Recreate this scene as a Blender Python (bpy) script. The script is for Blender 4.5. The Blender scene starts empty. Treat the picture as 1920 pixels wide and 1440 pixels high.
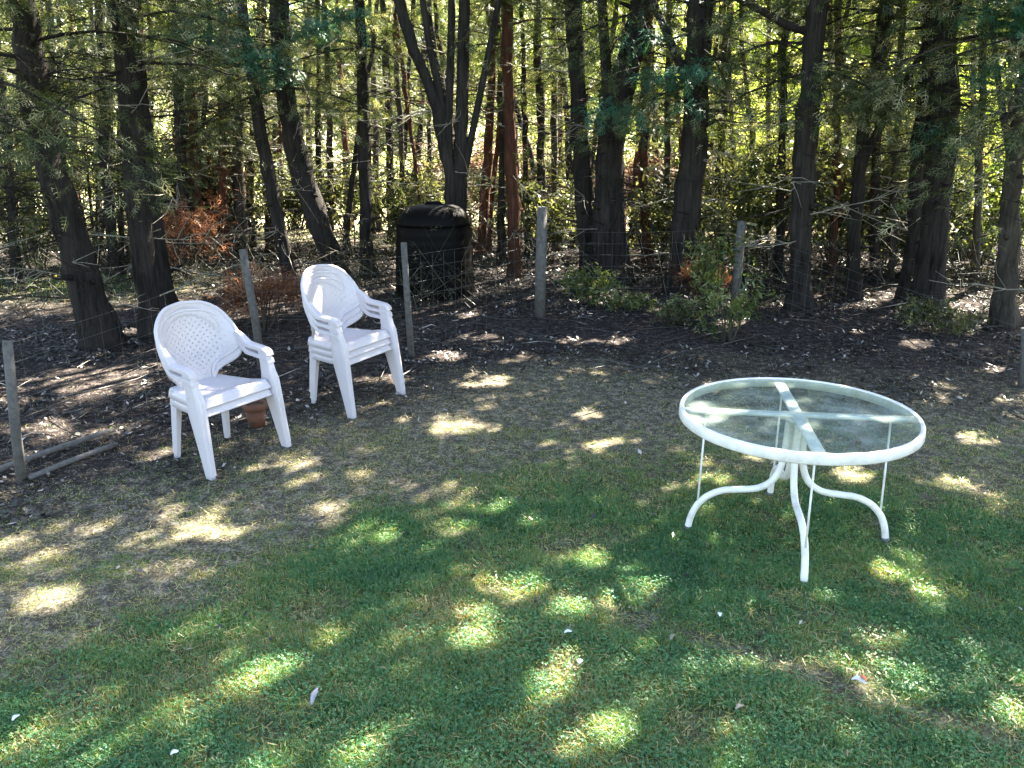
import bpy, math, random
import numpy as np
random.seed(11)
R = np.random.default_rng(11)
PI = math.pi
scene = bpy.context.scene
col = scene.collection

# ------------------------------------------------------------------ camera numbers
FPX, PITCH, CAMH = 1600.0, 0.304, 2.13          # focal length in pixels of the 1920 px photo, tilt, eye height
def ray(px, py):
    X = (px - 960) / FPX; Y = -(py - 720) / FPX
    c, s = math.cos(PITCH), math.sin(PITCH)
    return np.array([X, c + Y * s, -s + Y * c])
def G(px, py):                                    # ground point seen at a pixel
    d = ray(px, py); t = -CAMH / d[2]
    return np.array([d[0] * t, d[1] * t, 0.0])
def AT(px, py, Y):                                # point seen at a pixel at distance Y
    d = ray(px, py); t = Y / d[1]
    return d * t + np.array([0, 0, CAMH])

# sun: low over the right-hand end of the wood
SAZ = np.array([0.62, 0.785]); SEL = math.radians(46)
SUN = np.array([SAZ[0] * math.cos(SEL), SAZ[1] * math.cos(SEL), math.sin(SEL)]); SUN /= np.linalg.norm(SUN)

# ------------------------------------------------------------------ noise
def hash2(ix, iy, seed):
    n = (ix * 374761393 + iy * 668265263 + seed * 974634531) & 0x7fffffff
    n = ((n ^ (n >> 13)) * 1274126177) & 0x7fffffff
    return ((n ^ (n >> 16)) & 0xffff) / 65535.0
def vnoise(x, y, seed=0):
    x = np.asarray(x, float); y = np.asarray(y, float)
    ix = np.floor(x).astype(np.int64); iy = np.floor(y).astype(np.int64)
    fx = x - ix; fy = y - iy; fx = fx * fx * (3 - 2 * fx); fy = fy * fy * (3 - 2 * fy)
    a = hash2(ix, iy, seed); b = hash2(ix + 1, iy, seed); c = hash2(ix, iy + 1, seed); d = hash2(ix + 1, iy + 1, seed)
    return (a * (1 - fx) + b * fx) * (1 - fy) + (c * (1 - fx) + d * fx) * fy
def fnoise(x, y, seed=0, o=3):
    v = 0; w = 0.5; t = 0
    for k in range(o):
        v = v + w * vnoise(np.asarray(x) * 2 ** k, np.asarray(y) * 2 ** k, seed + k); t += w; w *= 0.5
    return v / t
def sstep(a, b, x):
    t = np.clip((x - a) / (b - a), 0, 1); return t * t * (3 - 2 * t)

# ------------------------------------------------------------------ mesh builder
class MB:
    def __init__(self): self.V = []; self.Q = []; self.T = []; self.A = []; self.n = 0; self.m = 0; self.QM = []; self.TM = []
    def add(self, V, Q=None, T=None, a=0.5):
        V = np.asarray(V, float).reshape(-1, 3)
        if Q is not None and len(Q): self.Q.append(np.asarray(Q, np.int64).reshape(-1, 4) + self.n); self.QM.append(np.full(len(self.Q[-1]), self.m))
        if T is not None and len(T): self.T.append(np.asarray(T, np.int64).reshape(-1, 3) + self.n); self.TM.append(np.full(len(self.T[-1]), self.m))
        self.V.append(V); self.A.append(np.broadcast_to(np.asarray(a, float), (len(V),)).copy()); self.n += len(V)
    def tube(self, P, rad, n=6, a=0.5, cap=True, rough=0.0):
        P = np.asarray(P, float); m = len(P); rad = np.broadcast_to(np.asarray(rad, float), (m,))
        Tn = np.gradient(P, axis=0); Tn /= np.linalg.norm(Tn, axis=1)[:, None] + 1e-9
        up = np.array([0, 0, 1.0]) if abs(Tn[0][2]) < 0.8 else np.array([1.0, 0, 0])
        V = np.zeros((m, n, 3)); ang = np.arange(n) * 2 * PI / n
        u = np.cross(up, Tn[0]); u /= np.linalg.norm(u)
        for i in range(m):
            u = u - Tn[i] * np.dot(u, Tn[i]); u /= np.linalg.norm(u) + 1e-9
            w = np.cross(Tn[i], u)
            r = rad[i] * (1 + rough * (R.random(n) - .5)) if rough else np.full(n, rad[i])
            V[i] = P[i] + (np.cos(ang) * r)[:, None] * u + (np.sin(ang) * r)[:, None] * w
        i = np.arange(m - 1)[:, None]; j = np.arange(n)[None, :]; jn = (j + 1) % n
        Q = np.stack([i * n + j, i * n + jn, (i + 1) * n + jn, (i + 1) * n + j], -1).reshape(-1, 4)
        Vf = V.reshape(-1, 3); T = []
        if cap:
            Vf = np.vstack([Vf, P[0], P[-1]]); c0 = m * n; c1 = c0 + 1
            T = [(c0, (k + 1) % n, k) for k in range(n)] + [(c1, (m - 1) * n + k, (m - 1) * n + (k + 1) % n) for k in range(n)]
        self.add(Vf, Q, T, a)
    def grid(self, V, a=0.5, closed=False):
        V = np.asarray(V, float); m, n = V.shape[:2]
        i = np.arange(m - 1)[:, None]; j = np.arange(n if closed else n - 1)[None, :]; jn = (j + 1) % n
        Q = np.stack([i * n + j, i * n + jn, (i + 1) * n + jn, (i + 1) * n + j], -1).reshape(-1, 4)
        self.add(V.reshape(-1, 3), Q, None, a)
    def sweep(self, P, W, D, side, n=12, p=4.0, a=0.5):
        """rounded bar: W across the side vector, D across the other way"""
        P = np.asarray(P, float); m = len(P)
        Tn = np.gradient(P, axis=0); Tn /= np.linalg.norm(Tn, axis=1)[:, None]
        W = np.broadcast_to(np.asarray(W, float), (m,)); D = np.broadcast_to(np.asarray(D, float), (m,))
        ang = (np.arange(n) + .5) * 2 * PI / n
        ca, sa = np.cos(ang), np.sin(ang); k = (np.abs(ca) ** p + np.abs(sa) ** p) ** (-1 / p)
        V = np.zeros((m, n, 3)); side = np.asarray(side, float)
        for i in range(m):
            s = side - Tn[i] * np.dot(side, Tn[i]); s /= np.linalg.norm(s); w = np.cross(Tn[i], s)
            V[i] = P[i] + (ca * k * W[i] / 2)[:, None] * s + (sa * k * D[i] / 2)[:, None] * w
        self.grid(V, a, closed=True)
        o = self.n - m * n
        self.V.append(np.vstack([P[0], P[-1]])); self.A.append(np.full(2, a)); c0 = self.n; self.n += 2
        T = [(c0, o + (q + 1) % n, o + q) for q in range(n)] + [(c0 + 1, o + (m - 1) * n + q, o + (m - 1) * n + (q + 1) % n) for q in range(n)]
        self.T.append(np.array(T)); self.TM.append(np.full(len(T), self.m))
    def build(self, name, mat, parent=None, smooth=False, rnd=True):
        V = np.vstack(self.V); me = bpy.data.meshes.new(name)
        Q = np.vstack(self.Q) if self.Q else np.zeros((0, 4), np.int64)
        T = np.vstack(self.T) if self.T else np.zeros((0, 3), np.int64)
        me.vertices.add(len(V)); me.vertices.foreach_set('co', V.astype(np.float32).ravel())
        L = np.concatenate([Q.ravel(), T.ravel()]).astype(np.int32)
        me.loops.add(len(L)); me.loops.foreach_set('vertex_index', L)
        st = np.concatenate([np.arange(len(Q)) * 4, len(Q) * 4 + np.arange(len(T)) * 3]).astype(np.int32)
        me.polygons.add(len(st)); me.polygons.foreach_set('loop_start', st)
        if smooth: me.polygons.foreach_set('use_smooth', np.ones(len(st), bool))
        if rnd:
            at = me.attributes.new('rnd', 'FLOAT', 'POINT'); at.data.foreach_set('value', np.concatenate(self.A).astype(np.float32))
        mats = mat if isinstance(mat, (list, tuple)) else [mat]
        for x in mats: me.materials.append(x)
        if len(mats) > 1: me.polygons.foreach_set('material_index', np.concatenate(self.QM + self.TM).astype(np.int32))
        me.update(calc_edges=True); me.validate()
        o = bpy.data.objects.new(name, me); col.objects.link(o)
        if parent: o.parent = parent
        return o

def tag(o, label=None, cat=None, group=None, kind=None):
    if label: o['label'] = label
    if cat: o['category'] = cat
    if group: o['group'] = group
    if kind: o['kind'] = kind
    return o
def empty(name, loc, rz=0.0):
    o = bpy.data.objects.new(name, None); col.objects.link(o)
    o.location = [float(v) for v in loc]; o.rotation_euler = (0, 0, rz); o.empty_display_size = .2
    return o
def copy_tree(o, parent=None):
    c = o.copy(); col.objects.link(c)
    if parent: c.parent = parent
    for ch in list(o.children): copy_tree(ch, c)
    return c

# ------------------------------------------------------------------ materials
def newmat(name):
    m = bpy.data.materials.new(name); m.use_nodes = True
    nt = m.node_tree; nt.nodes.clear()
    out = nt.nodes.new('ShaderNodeOutputMaterial')
    return m, nt, out
def N(nt, t, **kw):
    n = nt.nodes.new(t)
    for k, v in kw.items():
        if k in n.inputs: n.inputs[k].default_value = v
        else: setattr(n, k, v)
    return n
def ramp(nt, fac, stops):
    r = nt.nodes.new('ShaderNodeValToRGB'); e = r.color_ramp.elements
    while len(e) > 1: e.remove(e[-1])
    e[0].position = stops[0][0]; e[0].color = (*stops[0][1], 1)
    for p, c in stops[1:]:
        x = e.new(p); x.color = (*c, 1)
    nt.links.new(fac, r.inputs[0]); return r
def leaf_mat(name, stops, trans=0.45, gloss=0.0, noise_scale=1.2, tboost=(1.25, 1.25, .7)):
    m, nt, out = newmat(name); L = nt.links.new
    at = N(nt, 'ShaderNodeAttribute', attribute_name='rnd')
    geo = N(nt, 'ShaderNodeNewGeometry')
    no = N(nt, 'ShaderNodeTexNoise', Scale=noise_scale, Detail=3.0); L(geo.outputs['Position'], no.inputs['Vector'])
    ma = N(nt, 'ShaderNodeMath', operation='MULTIPLY_ADD'); L(no.outputs[0], ma.inputs[0]); ma.inputs[1].default_value = 0.9; ma.inputs[2].default_value = -0.45
    ad = N(nt, 'ShaderNodeMath', operation='ADD', use_clamp=True); L(ma.outputs[0], ad.inputs[0]); L(at.outputs['Fac'], ad.inputs[1])
    r = ramp(nt, ad.outputs[0], stops)
    d = N(nt, 'ShaderNodeBsdfDiffuse'); L(r.outputs[0], d.inputs[0])
    t = N(nt, 'ShaderNodeBsdfTranslucent')
    mul = N(nt, 'ShaderNodeMix', data_type='RGBA', blend_type='MULTIPLY'); mul.inputs[0].default_value = 1.0
    L(r.outputs[0], mul.inputs[6]); mul.inputs[7].default_value = (*tboost, 1); L(mul.outputs[2], t.inputs[0])
    mx = N(nt, 'ShaderNodeMixShader'); mx.inputs[0].default_value = trans; L(d.outputs[0], mx.inputs[1]); L(t.outputs[0], mx.inputs[2])
    last = mx
    if gloss > 0:
        g = N(nt, 'ShaderNodeBsdfGlossy'); g.inputs['Roughness'].default_value = .42; g.inputs[0].default_value = (.9, .95, .9, 1)
        mg = N(nt, 'ShaderNodeMixShader'); mg.inputs[0].default_value = gloss; L(mx.outputs[0], mg.inputs[1]); L(g.outputs[0], mg.inputs[2]); last = mg
    L(last.outputs[0], out.inputs[0]); return m
def bark_mat(name, a, b):
    m, nt, out = newmat(name); L = nt.links.new
    tc = N(nt, 'ShaderNodeTexCoord'); mp = N(nt, 'ShaderNodeMapping'); mp.inputs['Scale'].default_value = (26, 26, 2.6); L(tc.outputs['Object'], mp.inputs[0])
    n1 = N(nt, 'ShaderNodeTexNoise', Scale=1.0, Detail=6.0, Roughness=.7); L(mp.outputs[0], n1.inputs['Vector'])
    n2 = N(nt, 'ShaderNodeTexNoise', Scale=2.3, Detail=3.0); L(tc.outputs['Object'], n2.inputs['Vector'])
    mx = N(nt, 'ShaderNodeMath', operation='MULTIPLY_ADD'); L(n2.outputs[0], mx.inputs[0]); mx.inputs[1].default_value = .5; L(n1.outputs[0], mx.inputs[2])
    r = ramp(nt, mx.outputs[0], [(.5, a), (.72, tuple(.5 * (x + y) for x, y in zip(a, b))), (.95, b)])
    p = N(nt, 'ShaderNodeBsdfPrincipled', Roughness=.95); p.inputs['Specular IOR Level'].default_value = .15; L(r.outputs[0], p.inputs['Base Color'])
    bp = N(nt, 'ShaderNodeBump', Strength=1.0, Distance=.06); L(n1.outputs[0], bp.inputs['Height']); L(bp.outputs[0], p.inputs['Normal'])
    L(p.outputs[0], out.inputs[0]); return m
def simple_mat(name, c, rough=.5, var=.15, scale=8.0, bump=0.0, dirt=None, spec=.5):
    m, nt, out = newmat(name); L = nt.links.new
    tc = N(nt, 'ShaderNodeTexCoord'); n1 = N(nt, 'ShaderNodeTexNoise', Scale=scale, Detail=5.0, Roughness=.65); L(tc.outputs['Object'], n1.inputs['Vector'])
    lo = tuple(x * (1 - var) for x in c) if dirt is None else dirt
    r = ramp(nt, n1.outputs[0], [(.25, lo), (.55, c), (.8, tuple(min(1, x * (1 + var * .4)) for x in c))])
    p = N(nt, 'ShaderNodeBsdfPrincipled', Roughness=rough); p.inputs['Specular IOR Level'].default_value = spec; L(r.outputs[0], p.inputs['Base Color'])
    if bump:
        bp = N(nt, 'ShaderNodeBump', Strength=bump, Distance=.01); L(n1.outputs[0], bp.inputs['Height']); L(bp.outputs[0], p.inputs['Normal'])
    L(p.outputs[0], out.inputs[0]); return m

M = {}
M['cedar'] = leaf_mat('cedar_foliage', [(0, (.014, .022, .008)), (.35, (.036, .055, .017)), (.65, (.070, .095, .032)), (.86, (.14, .155, .065)), (1, (.36, .34, .21))], .34, .025)  # palest ramp end paints sunlit highlights onto some of the sprays
M['cedar_blue'] = leaf_mat('cedar_bluegreen', [(0, (.02, .075, .045)), (.5, (.035, .14, .085)), (1, (.07, .22, .13))], .35, .05)
M['upper'] = leaf_mat('upper_foliage', [(0, (.03, .06, .02)), (1, (.06, .10, .04))], .30, .0)
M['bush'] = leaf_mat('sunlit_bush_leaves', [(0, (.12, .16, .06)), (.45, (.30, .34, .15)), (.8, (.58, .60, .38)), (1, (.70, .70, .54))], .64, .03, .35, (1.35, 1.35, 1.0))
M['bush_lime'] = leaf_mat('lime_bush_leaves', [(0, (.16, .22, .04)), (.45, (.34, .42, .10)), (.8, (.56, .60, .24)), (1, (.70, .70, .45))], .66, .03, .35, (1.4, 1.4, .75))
M['sapling'] = leaf_mat('sapling_leaves', [(0, (.045, .08, .022)), (.5, (.09, .13, .038)), (1, (.24, .26, .08))], .5, .04, 6)
M['under'] = leaf_mat('understorey_leaves', [(0, (.025, .035, .015)), (.5, (.07, .085, .033)), (1, (.24, .24, .12))], .42, .03, 3)
M['dead'] = leaf_mat('dead_foliage', [(0, (.07, .032, .02)), (.5, (.19, .085, .05)), (1, (.42, .23, .14))], .4, .02, 6, (1.2, .9, .6))
M['brush'] = leaf_mat('brown_brush', [(0, (.12, .075, .05)), (.5, (.26, .17, .12)), (1, (.42, .31, .23))], .35, .02, 3, (1.1, .95, .85))
M['bark'] = bark_mat('grey_bark', (.005, .0045, .0042), (.052, .045, .041))
M['bark_red'] = bark_mat('red_bark', (.022, .010, .007), (.15, .065, .04))
M['bark_thin'] = bark_mat('thin_bark', (.02, .018, .015), (.105, .092, .075))
M['twig'] = simple_mat('dry_twig', (.26, .24, .19), .9, .6, 20)
M['plastic'] = None
M['bin'] = simple_mat('black_plastic', (.0010, .0010, .0010), .6, .4, 5, .15, None, .12)
M['post'] = simple_mat('weathered_post', (.095, .09, .082), .9, .6, 25, .5)
M['wire'] = simple_mat('fence_wire', (.12, .12, .12), .5, .2)
M['plank'] = simple_mat('weathered_plank', (.11, .105, .10), .9, .55, 30, .5)
M['pot'] = simple_mat('terracotta', (.13, .05, .028), .8, .3, 12)
M['petal'] = simple_mat('pale_petal', (.72, .74, .8), .6, .25, 30)
M['petal_pink'] = simple_mat('pink_petal', (.75, .35, .5), .6, .25, 30)
M['feather_grey'] = simple_mat('grey_feather', (.30, .30, .36), .7, .5, 40)
M['wrap_red'] = simple_mat('red_orange', (.62, .16, .08), .6, .3, 30)
M['drybrown'] = simple_mat('dry_leaf', (.10, .06, .035), .8, .5, 30)

def chair_mat():
    m, nt, out = newmat('white_resin'); L = nt.links.new
    tc = N(nt, 'ShaderNodeTexCoord')
    n1 = N(nt, 'ShaderNodeTexNoise', Scale=9.0, Detail=6.0, Roughness=.7); L(tc.outputs['Object'], n1.inputs['Vector'])
    r = ramp(nt, n1.outputs[0], [(.22, (.42, .40, .415)), (.42, (.53, .495, .525)), (1, (.57, .535, .565))])
    p = N(nt, 'ShaderNodeBsdfPrincipled', Roughness=.38); L(r.outputs[0], p.inputs['Base Color'])
    n2 = N(nt, 'ShaderNodeTexNoise', Scale=220.0, Detail=2.0); L(tc.outputs['Object'], n2.inputs['Vector'])
    bp = N(nt, 'ShaderNodeBump', Strength=.06, Distance=.002); L(n2.outputs[0], bp.inputs['Height']); L(bp.outputs[0], p.inputs['Normal'])
    L(p.outputs[0], out.inputs[0]); return m
M['plastic'] = chair_mat()
M['paint'] = simple_mat('white_paint', (.84, .83, .82), .38, .08, 9, .05, (.56, .53, .48))

def backpanel_mat():
    """the same resin, the back panel moulded in a lattice of small square dimples"""
    m = M['plastic'].copy(); m.name = 'white_resin_lattice'; nt = m.node_tree; L = nt.links.new
    tc = N(nt, 'ShaderNodeTexCoord'); mp = N(nt, 'ShaderNodeMapping'); mp.inputs['Rotation'].default_value = (math.radians(45), 0, 0); L(tc.outputs['Object'], mp.inputs[0])
    sx = N(nt, 'ShaderNodeSeparateXYZ'); L(mp.outputs[0], sx.inputs[0])
    hs = []
    for ax in ('Y', 'Z'):
        mu = N(nt, 'ShaderNodeMath', operation='MULTIPLY'); L(sx.outputs[ax], mu.inputs[0]); mu.inputs[1].default_value = 2 * PI / .031
        si = N(nt, 'ShaderNodeMath', operation='SINE'); L(mu.outputs[0], si.inputs[0])
        g = N(nt, 'ShaderNodeMath', operation='GREATER_THAN'); L(si.outputs[0], g.inputs[0]); g.inputs[1].default_value = .66; hs.append(g)
    ml = N(nt, 'ShaderNodeMath', operation='MULTIPLY'); L(hs[0].outputs[0], ml.inputs[0]); L(hs[1].outputs[0], ml.inputs[1])
    iv = N(nt, 'ShaderNodeMath', operation='SUBTRACT'); iv.inputs[0].default_value = 1; L(ml.outputs[0], iv.inputs[1])
    pr = [n for n in nt.nodes if n.type == 'BSDF_PRINCIPLED'][0]
    sx2 = N(nt, 'ShaderNodeSeparateXYZ'); L(tc.outputs['Object'], sx2.inputs[0])
    m1 = N(nt, 'ShaderNodeMath', operation='MULTIPLY'); L(sx2.outputs['Y'], m1.inputs[0]); L(sx2.outputs['Y'], m1.inputs[1])
    z0 = N(nt, 'ShaderNodeMath', operation='SUBTRACT'); L(sx2.outputs['Z'], z0.inputs[0]); z0.inputs[1].default_value = .69
    m2 = N(nt, 'ShaderNodeMath', operation='MULTIPLY_ADD'); L(z0.outputs[0], m2.inputs[0]); L(z0.outputs[0], m2.inputs[1]); L(m1.outputs[0], m2.inputs[2])
    ins = N(nt, 'ShaderNodeMath', operation='LESS_THAN'); L(m2.outputs[0], ins.inputs[0]); ins.inputs[1].default_value = .208 ** 2
    hole = N(nt, 'ShaderNodeMath', operation='MULTIPLY'); L(ml.outputs[0], hole.inputs[0]); L(ins.outputs[0], hole.inputs[1])
    inv = N(nt, 'ShaderNodeMath', operation='SUBTRACT'); inv.inputs[0].default_value = 1; L(hole.outputs[0], inv.inputs[1]); L(inv.outputs[0], pr.inputs['Alpha'])
    bp = N(nt, 'ShaderNodeBump', Strength=.9, Distance=.008); L(iv.outputs[0], bp.inputs['Height']); L(bp.outputs[0], pr.inputs['Normal'])
    return m
M['lattice'] = backpanel_mat()

def glass_mat():
    m, nt, out = newmat('obscure_glass'); L = nt.links.new
    tc = N(nt, 'ShaderNodeTexCoord')
    n1 = N(nt, 'ShaderNodeTexNoise', Scale=55.0, Detail=2.0); L(tc.outputs['Object'], n1.inputs['Vector'])
    n2 = N(nt, 'ShaderNodeTexNoise', Scale=3.5, Detail=6.0, Roughness=.7); L(tc.outputs['Object'], n2.inputs['Vector'])
    bp = N(nt, 'ShaderNodeBump', Strength=.10, Distance=.004); L(n1.outputs[0], bp.inputs['Height'])
    tr = N(nt, 'ShaderNodeBsdfTransparent'); tr.inputs[0].default_value = (.86, .94, .90, 1)
    p = N(nt, 'ShaderNodeBsdfPrincipled', Roughness=.09, IOR=1.5); L(bp.outputs[0], p.inputs['Normal'])
    r = ramp(nt, n2.outputs[0], [(.3, (.14, .17, .155)), (.5, (.24, .31, .27)), (.70, (.44, .52, .47))]); L(r.outputs[0], p.inputs['Base Color'])
    p.inputs['Specular IOR Level'].default_value = .9
    r2 = ramp(nt, n2.outputs[0], [(.36, (.20,) * 3), (.64, (.54,) * 3)])
    mx = N(nt, 'ShaderNodeMixShader'); L(r2.outputs[0], mx.inputs[0]); L(tr.outputs[0], mx.inputs[1]); L(p.outputs[0], mx.inputs[2])
    L(mx.outputs[0], out.inputs[0]); return m
M['glass'] = glass_mat()

def ground_mat():
    m, nt, out = newmat('soil_and_turf'); L = nt.links.new
    geo = N(nt, 'ShaderNodeNewGeometry')
    def noise(s, d=5.0, ro=.6):
        n = N(nt, 'ShaderNodeTexNoise', Scale=s, Detail=d, Roughness=ro); L(geo.outputs['Position'], n.inputs['Vector']); return n.outputs[0]
    fine, mid, big = noise(70, 4), noise(14, 6, .7), noise(2.2, 4)
    s = N(nt, 'ShaderNodeMath', operation='MULTIPLY_ADD'); L(fine, s.inputs[0]); s.inputs[1].default_value = .5; 
    s2 = N(nt, 'ShaderNodeMath', operation='MULTIPLY'); L(mid, s2.inputs[0]); s2.inputs[1].default_value = .5; L(s2.outputs[0], s.inputs[2])
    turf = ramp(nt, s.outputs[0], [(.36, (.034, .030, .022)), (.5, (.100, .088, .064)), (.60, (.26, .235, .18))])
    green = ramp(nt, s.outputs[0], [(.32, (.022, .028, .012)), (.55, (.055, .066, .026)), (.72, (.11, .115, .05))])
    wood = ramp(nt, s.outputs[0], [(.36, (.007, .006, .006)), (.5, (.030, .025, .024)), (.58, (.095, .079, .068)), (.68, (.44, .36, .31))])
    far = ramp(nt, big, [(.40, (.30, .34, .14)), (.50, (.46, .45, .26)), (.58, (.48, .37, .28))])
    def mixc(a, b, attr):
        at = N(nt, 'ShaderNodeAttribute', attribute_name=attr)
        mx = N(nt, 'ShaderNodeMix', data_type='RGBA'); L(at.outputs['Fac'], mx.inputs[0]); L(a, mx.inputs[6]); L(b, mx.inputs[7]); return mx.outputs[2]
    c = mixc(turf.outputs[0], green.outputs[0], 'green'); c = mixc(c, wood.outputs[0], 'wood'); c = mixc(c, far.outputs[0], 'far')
    p = N(nt, 'ShaderNodeBsdfPrincipled', Roughness=1.0); p.inputs['Specular IOR Level'].default_value = .05; L(c, p.inputs['Base Color'])
    bp = N(nt, 'ShaderNodeBump', Strength=.8, Distance=.02); L(s.outputs[0], bp.inputs['Height']); L(bp.outputs[0], p.inputs['Normal'])
    L(p.outputs[0], out.inputs[0]); return m

# ------------------------------------------------------------------ sun gaps cut in the leaves to place pools of sunlight
GAPS = []
def gap(px, py, rx, ry, rot=0.0):
    """an opening in the leaves: where its light lands, and how big the pool of light is"""
    g = G(px, py); kx = (G(px + 10, py)[0] - g[0]) / 10; ky = (G(px, py - 5)[1] - G(px, py + 5)[1]) / 10
    GAPS.append((g[0], g[1], rx * kx + .045, ry * ky + .045, rot))
def gap3(p, r): GAPS.append((p[0] - SUN[0] / SUN[2] * p[2], p[1] - SUN[1] / SUN[2] * p[2], r, r, 0))
for a in [(395, 985, 58, 20), (652, 976, 55, 16), (1100, 775, 24, 9), (845, 800, 42, 9), (1110, 826, 62, 13), (1232, 690, 22, 8), (1740, 716, 30, 12), (1852, 826, 38, 14),
          (1705, 918, 42, 13), (1800, 925, 62, 24), (1660, 970, 30, 30), (1690, 1066, 46, 24), (1755, 1125, 34, 22), (1668, 1200, 30, 22), (1630, 1255, 32, 26), (1850, 1265, 44, 26),
          (1605, 892, 38, 12), (722, 716, 30, 11), (825, 668, 30, 8), (962, 666, 30, 7), (905, 715, 40, 12), (820, 915, 50, 15), (905, 945, 40, 11), (500, 1250, 36, 18), (400, 1310, 70, 24),
          (330, 1335, 50, 14), (440, 1245, 36, 12), (60, 1122, 62, 12), (20, 1020, 28, 8), (690, 1360, 26, 24), (650, 1420, 26, 14), (545, 870, 40, 10), (640, 890, 30, 10), (830, 1045, 30, 16),
          (1100, 1040, 26, 12), (960, 1100, 50, 16), (1060, 1140, 44, 16), (900, 1200, 30, 22), (1010, 1290, 22, 18), (760, 1215, 30, 12), (1190, 1000, 20, 12), (40, 1400, 46, 30), (1900, 1340, 30, 20), (1330, 900, 24, 8),
          (170, 712, 120, 26), (100, 742, 66, 13), (232, 694, 66, 11), (150, 805, 70, 12), (60, 735, 40, 20), (110, 800, 60, 14), (230, 625, 42, 8), (60, 540, 70, 36), (300, 855, 22, 6), (800, 592, 34, 8), (905, 632, 40, 7), (1010, 560, 20, 6), (880, 590, 16, 6),
          (1800, 742, 60, 14), (1890, 702, 34, 16), (1720, 645, 22, 6), (1900, 770, 30, 14), (1620, 628, 20, 8), (1330, 650, 24, 6), (1160, 640, 30, 6), (490, 570, 44, 26), (1290, 670, 26, 6), (1080, 640, 26, 5),
          (1370, 610, 40, 26), (1780, 580, 30, 10), (610, 1180, 22, 10), (1600, 1390, 24, 16), (1420, 1400, 34, 18), (1150, 1330, 22, 12)]:
    gap(*a)
gap3(AT(585, 575, 6.45), .075); gap3(AT(57, 40, 7.9), .10); gap3(AT(104, 265, 7.9), .12); gap3(AT(505, 660, 5.4), .05)
for (px, py) in [(1300, 790), (1380, 830), (1470, 850), (1560, 858), (1650, 850), (1715, 815), (1480, 750), (1350, 770), (1620, 775), (1512, 810)]:
    d = ray(px, py); gap3(d * ((.70 - CAMH) / d[2]) + np.array([0, 0, CAMH]), .09)
for (px, py, y) in [(430, 80, 8.6), (470, 60, 8.7), (620, 40, 9.0), (1150, 205, 9.5), (330, 345, 10), (255, 250, 8.3), (370, 290, 10.4), (1515, 130, 9.7), (700, 300, 11.5)]:
    gap3(AT(px, py, y), .10)
for i in range(110):                                                # small chance openings
    y = 2.4 + 8 * R.random() ** 1.1; x = R.uniform(-1, 1) * (.4 + y * .6); a = R.uniform(.02, .075)
    GAPS.append((x, y, a * R.uniform(.8, 2.2), a, 0))
for t in np.linspace(-.5, .5, 8):
    for q in (0, PI / 2):
        a = -.129 + q; gap3(np.array([1.455 + t * math.cos(a), 4.10 + t * math.sin(a), .69]), .075)
GA = np.array(GAPS)
def lit(P, grow=0.0):
    """true where a leaf stands in one of the openings"""
    gx = P[:, 0] - SUN[0] / SUN[2] * P[:, 2]; gy = P[:, 1] - SUN[1] / SUN[2] * P[:, 2]
    o = np.zeros(len(P), bool)
    wob = (vnoise(gx * 7, gy * 7, 5) - .5) * .8 + (vnoise(gx * 18, gy * 18, 6) - .5) * .5
    for x, y, rx, ry, rot in GA:
        q = ((gx - x) / (rx + grow)) ** 2 + ((gy - y) / (ry + grow)) ** 2
        o |= q < (1 + wob) ** 2
    o &= ~((vnoise(gx * 6.5 + 3, gy * 6.5, 8) > .70) & (vnoise(gx * 15, gy * 15, 12) > .3))
    return o

# ------------------------------------------------------------------ foliage sprays
def quad_strip(p0, p1, w0, w1, z=0.0):
    p0 = np.array(p0); p1 = np.array(p1); d = p1 - p0; n = np.array([-d[1], d[0], 0]); n /= np.linalg.norm(n) + 1e-9
    return [p0 - n * w0 / 2, p0 + n * w0 / 2, p1 + n * w1 / 2, p1 - n * w1 / 2]
def fine_spray(rg):
    """a flat fan of scale-leaf twiglets, one unit long"""
    q = []; q.append(quad_strip((0, 0, 0), (.55, .0, .02), .022, .03)); q.append(quad_strip((.55, 0, .02), (1, .03 * rg.normal(), -.06), .035, .008))
    for k in range(7):
        t = .12 + k * .115; s = 1 if k % 2 else -1
        ln = (.46 - .34 * t) * rg.uniform(.8, 1.2); a = math.radians(rg.uniform(36, 56)) * s
        e = (t + ln * math.cos(a), ln * math.sin(a), -.10 * ln + rg.normal() * .03)
        q.append(quad_strip((t, 0, .01), e, .03, .014))
        for j in range(2):
            u = .35 + .35 * j; b = (t + (e[0] - t) * u, e[1] * u, e[2] * u); a2 = a + math.radians(rg.uniform(25, 45)) * (1 if (j + k) % 2 else -1); l2 = ln * rg.uniform(.3, .5)
            q.append(quad_strip(b, (b[0] + l2 * math.cos(a2), b[1] + l2 * math.sin(a2), b[2] + rg.normal() * .03), .035, .012))
    return np.array(q)
def coarse_spray(rg):
    q = []
    for k in range(7):
        t = rg.uniform(0, .7); a = rg.uniform(-1.1, 1.1); ln = rg.uniform(.3, .5)
        q.append(quad_strip((t, 0, rg.normal() * .06), (t + ln * math.cos(a), ln * math.sin(a), rg.normal() * .1), .12, .07))
    return np.array(q)
FINE = np.stack([fine_spray(R) for _ in range(8)]); COARSE = np.stack([coarse_spray(R) for _ in range(8)])
def leaf_tpl(rg, n, spread=1.0, w=.35):
    """loose broad leaves on a twig"""
    q = []
    for k in range(n):
        t = rg.uniform(0, 1); a = rg.uniform(-PI, PI); ln = rg.uniform(.22, .38); b = np.array([t, rg.normal() * .16 * spread, rg.normal() * .16 * spread])
        q.append(quad_strip(b, b + np.array([ln * math.cos(a), ln * math.sin(a), rg.normal() * .14]), ln * w, ln * w * .7))
    return np.array(q)
BROAD = np.stack([leaf_tpl(R, 10) for _ in range(8)])
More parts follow.
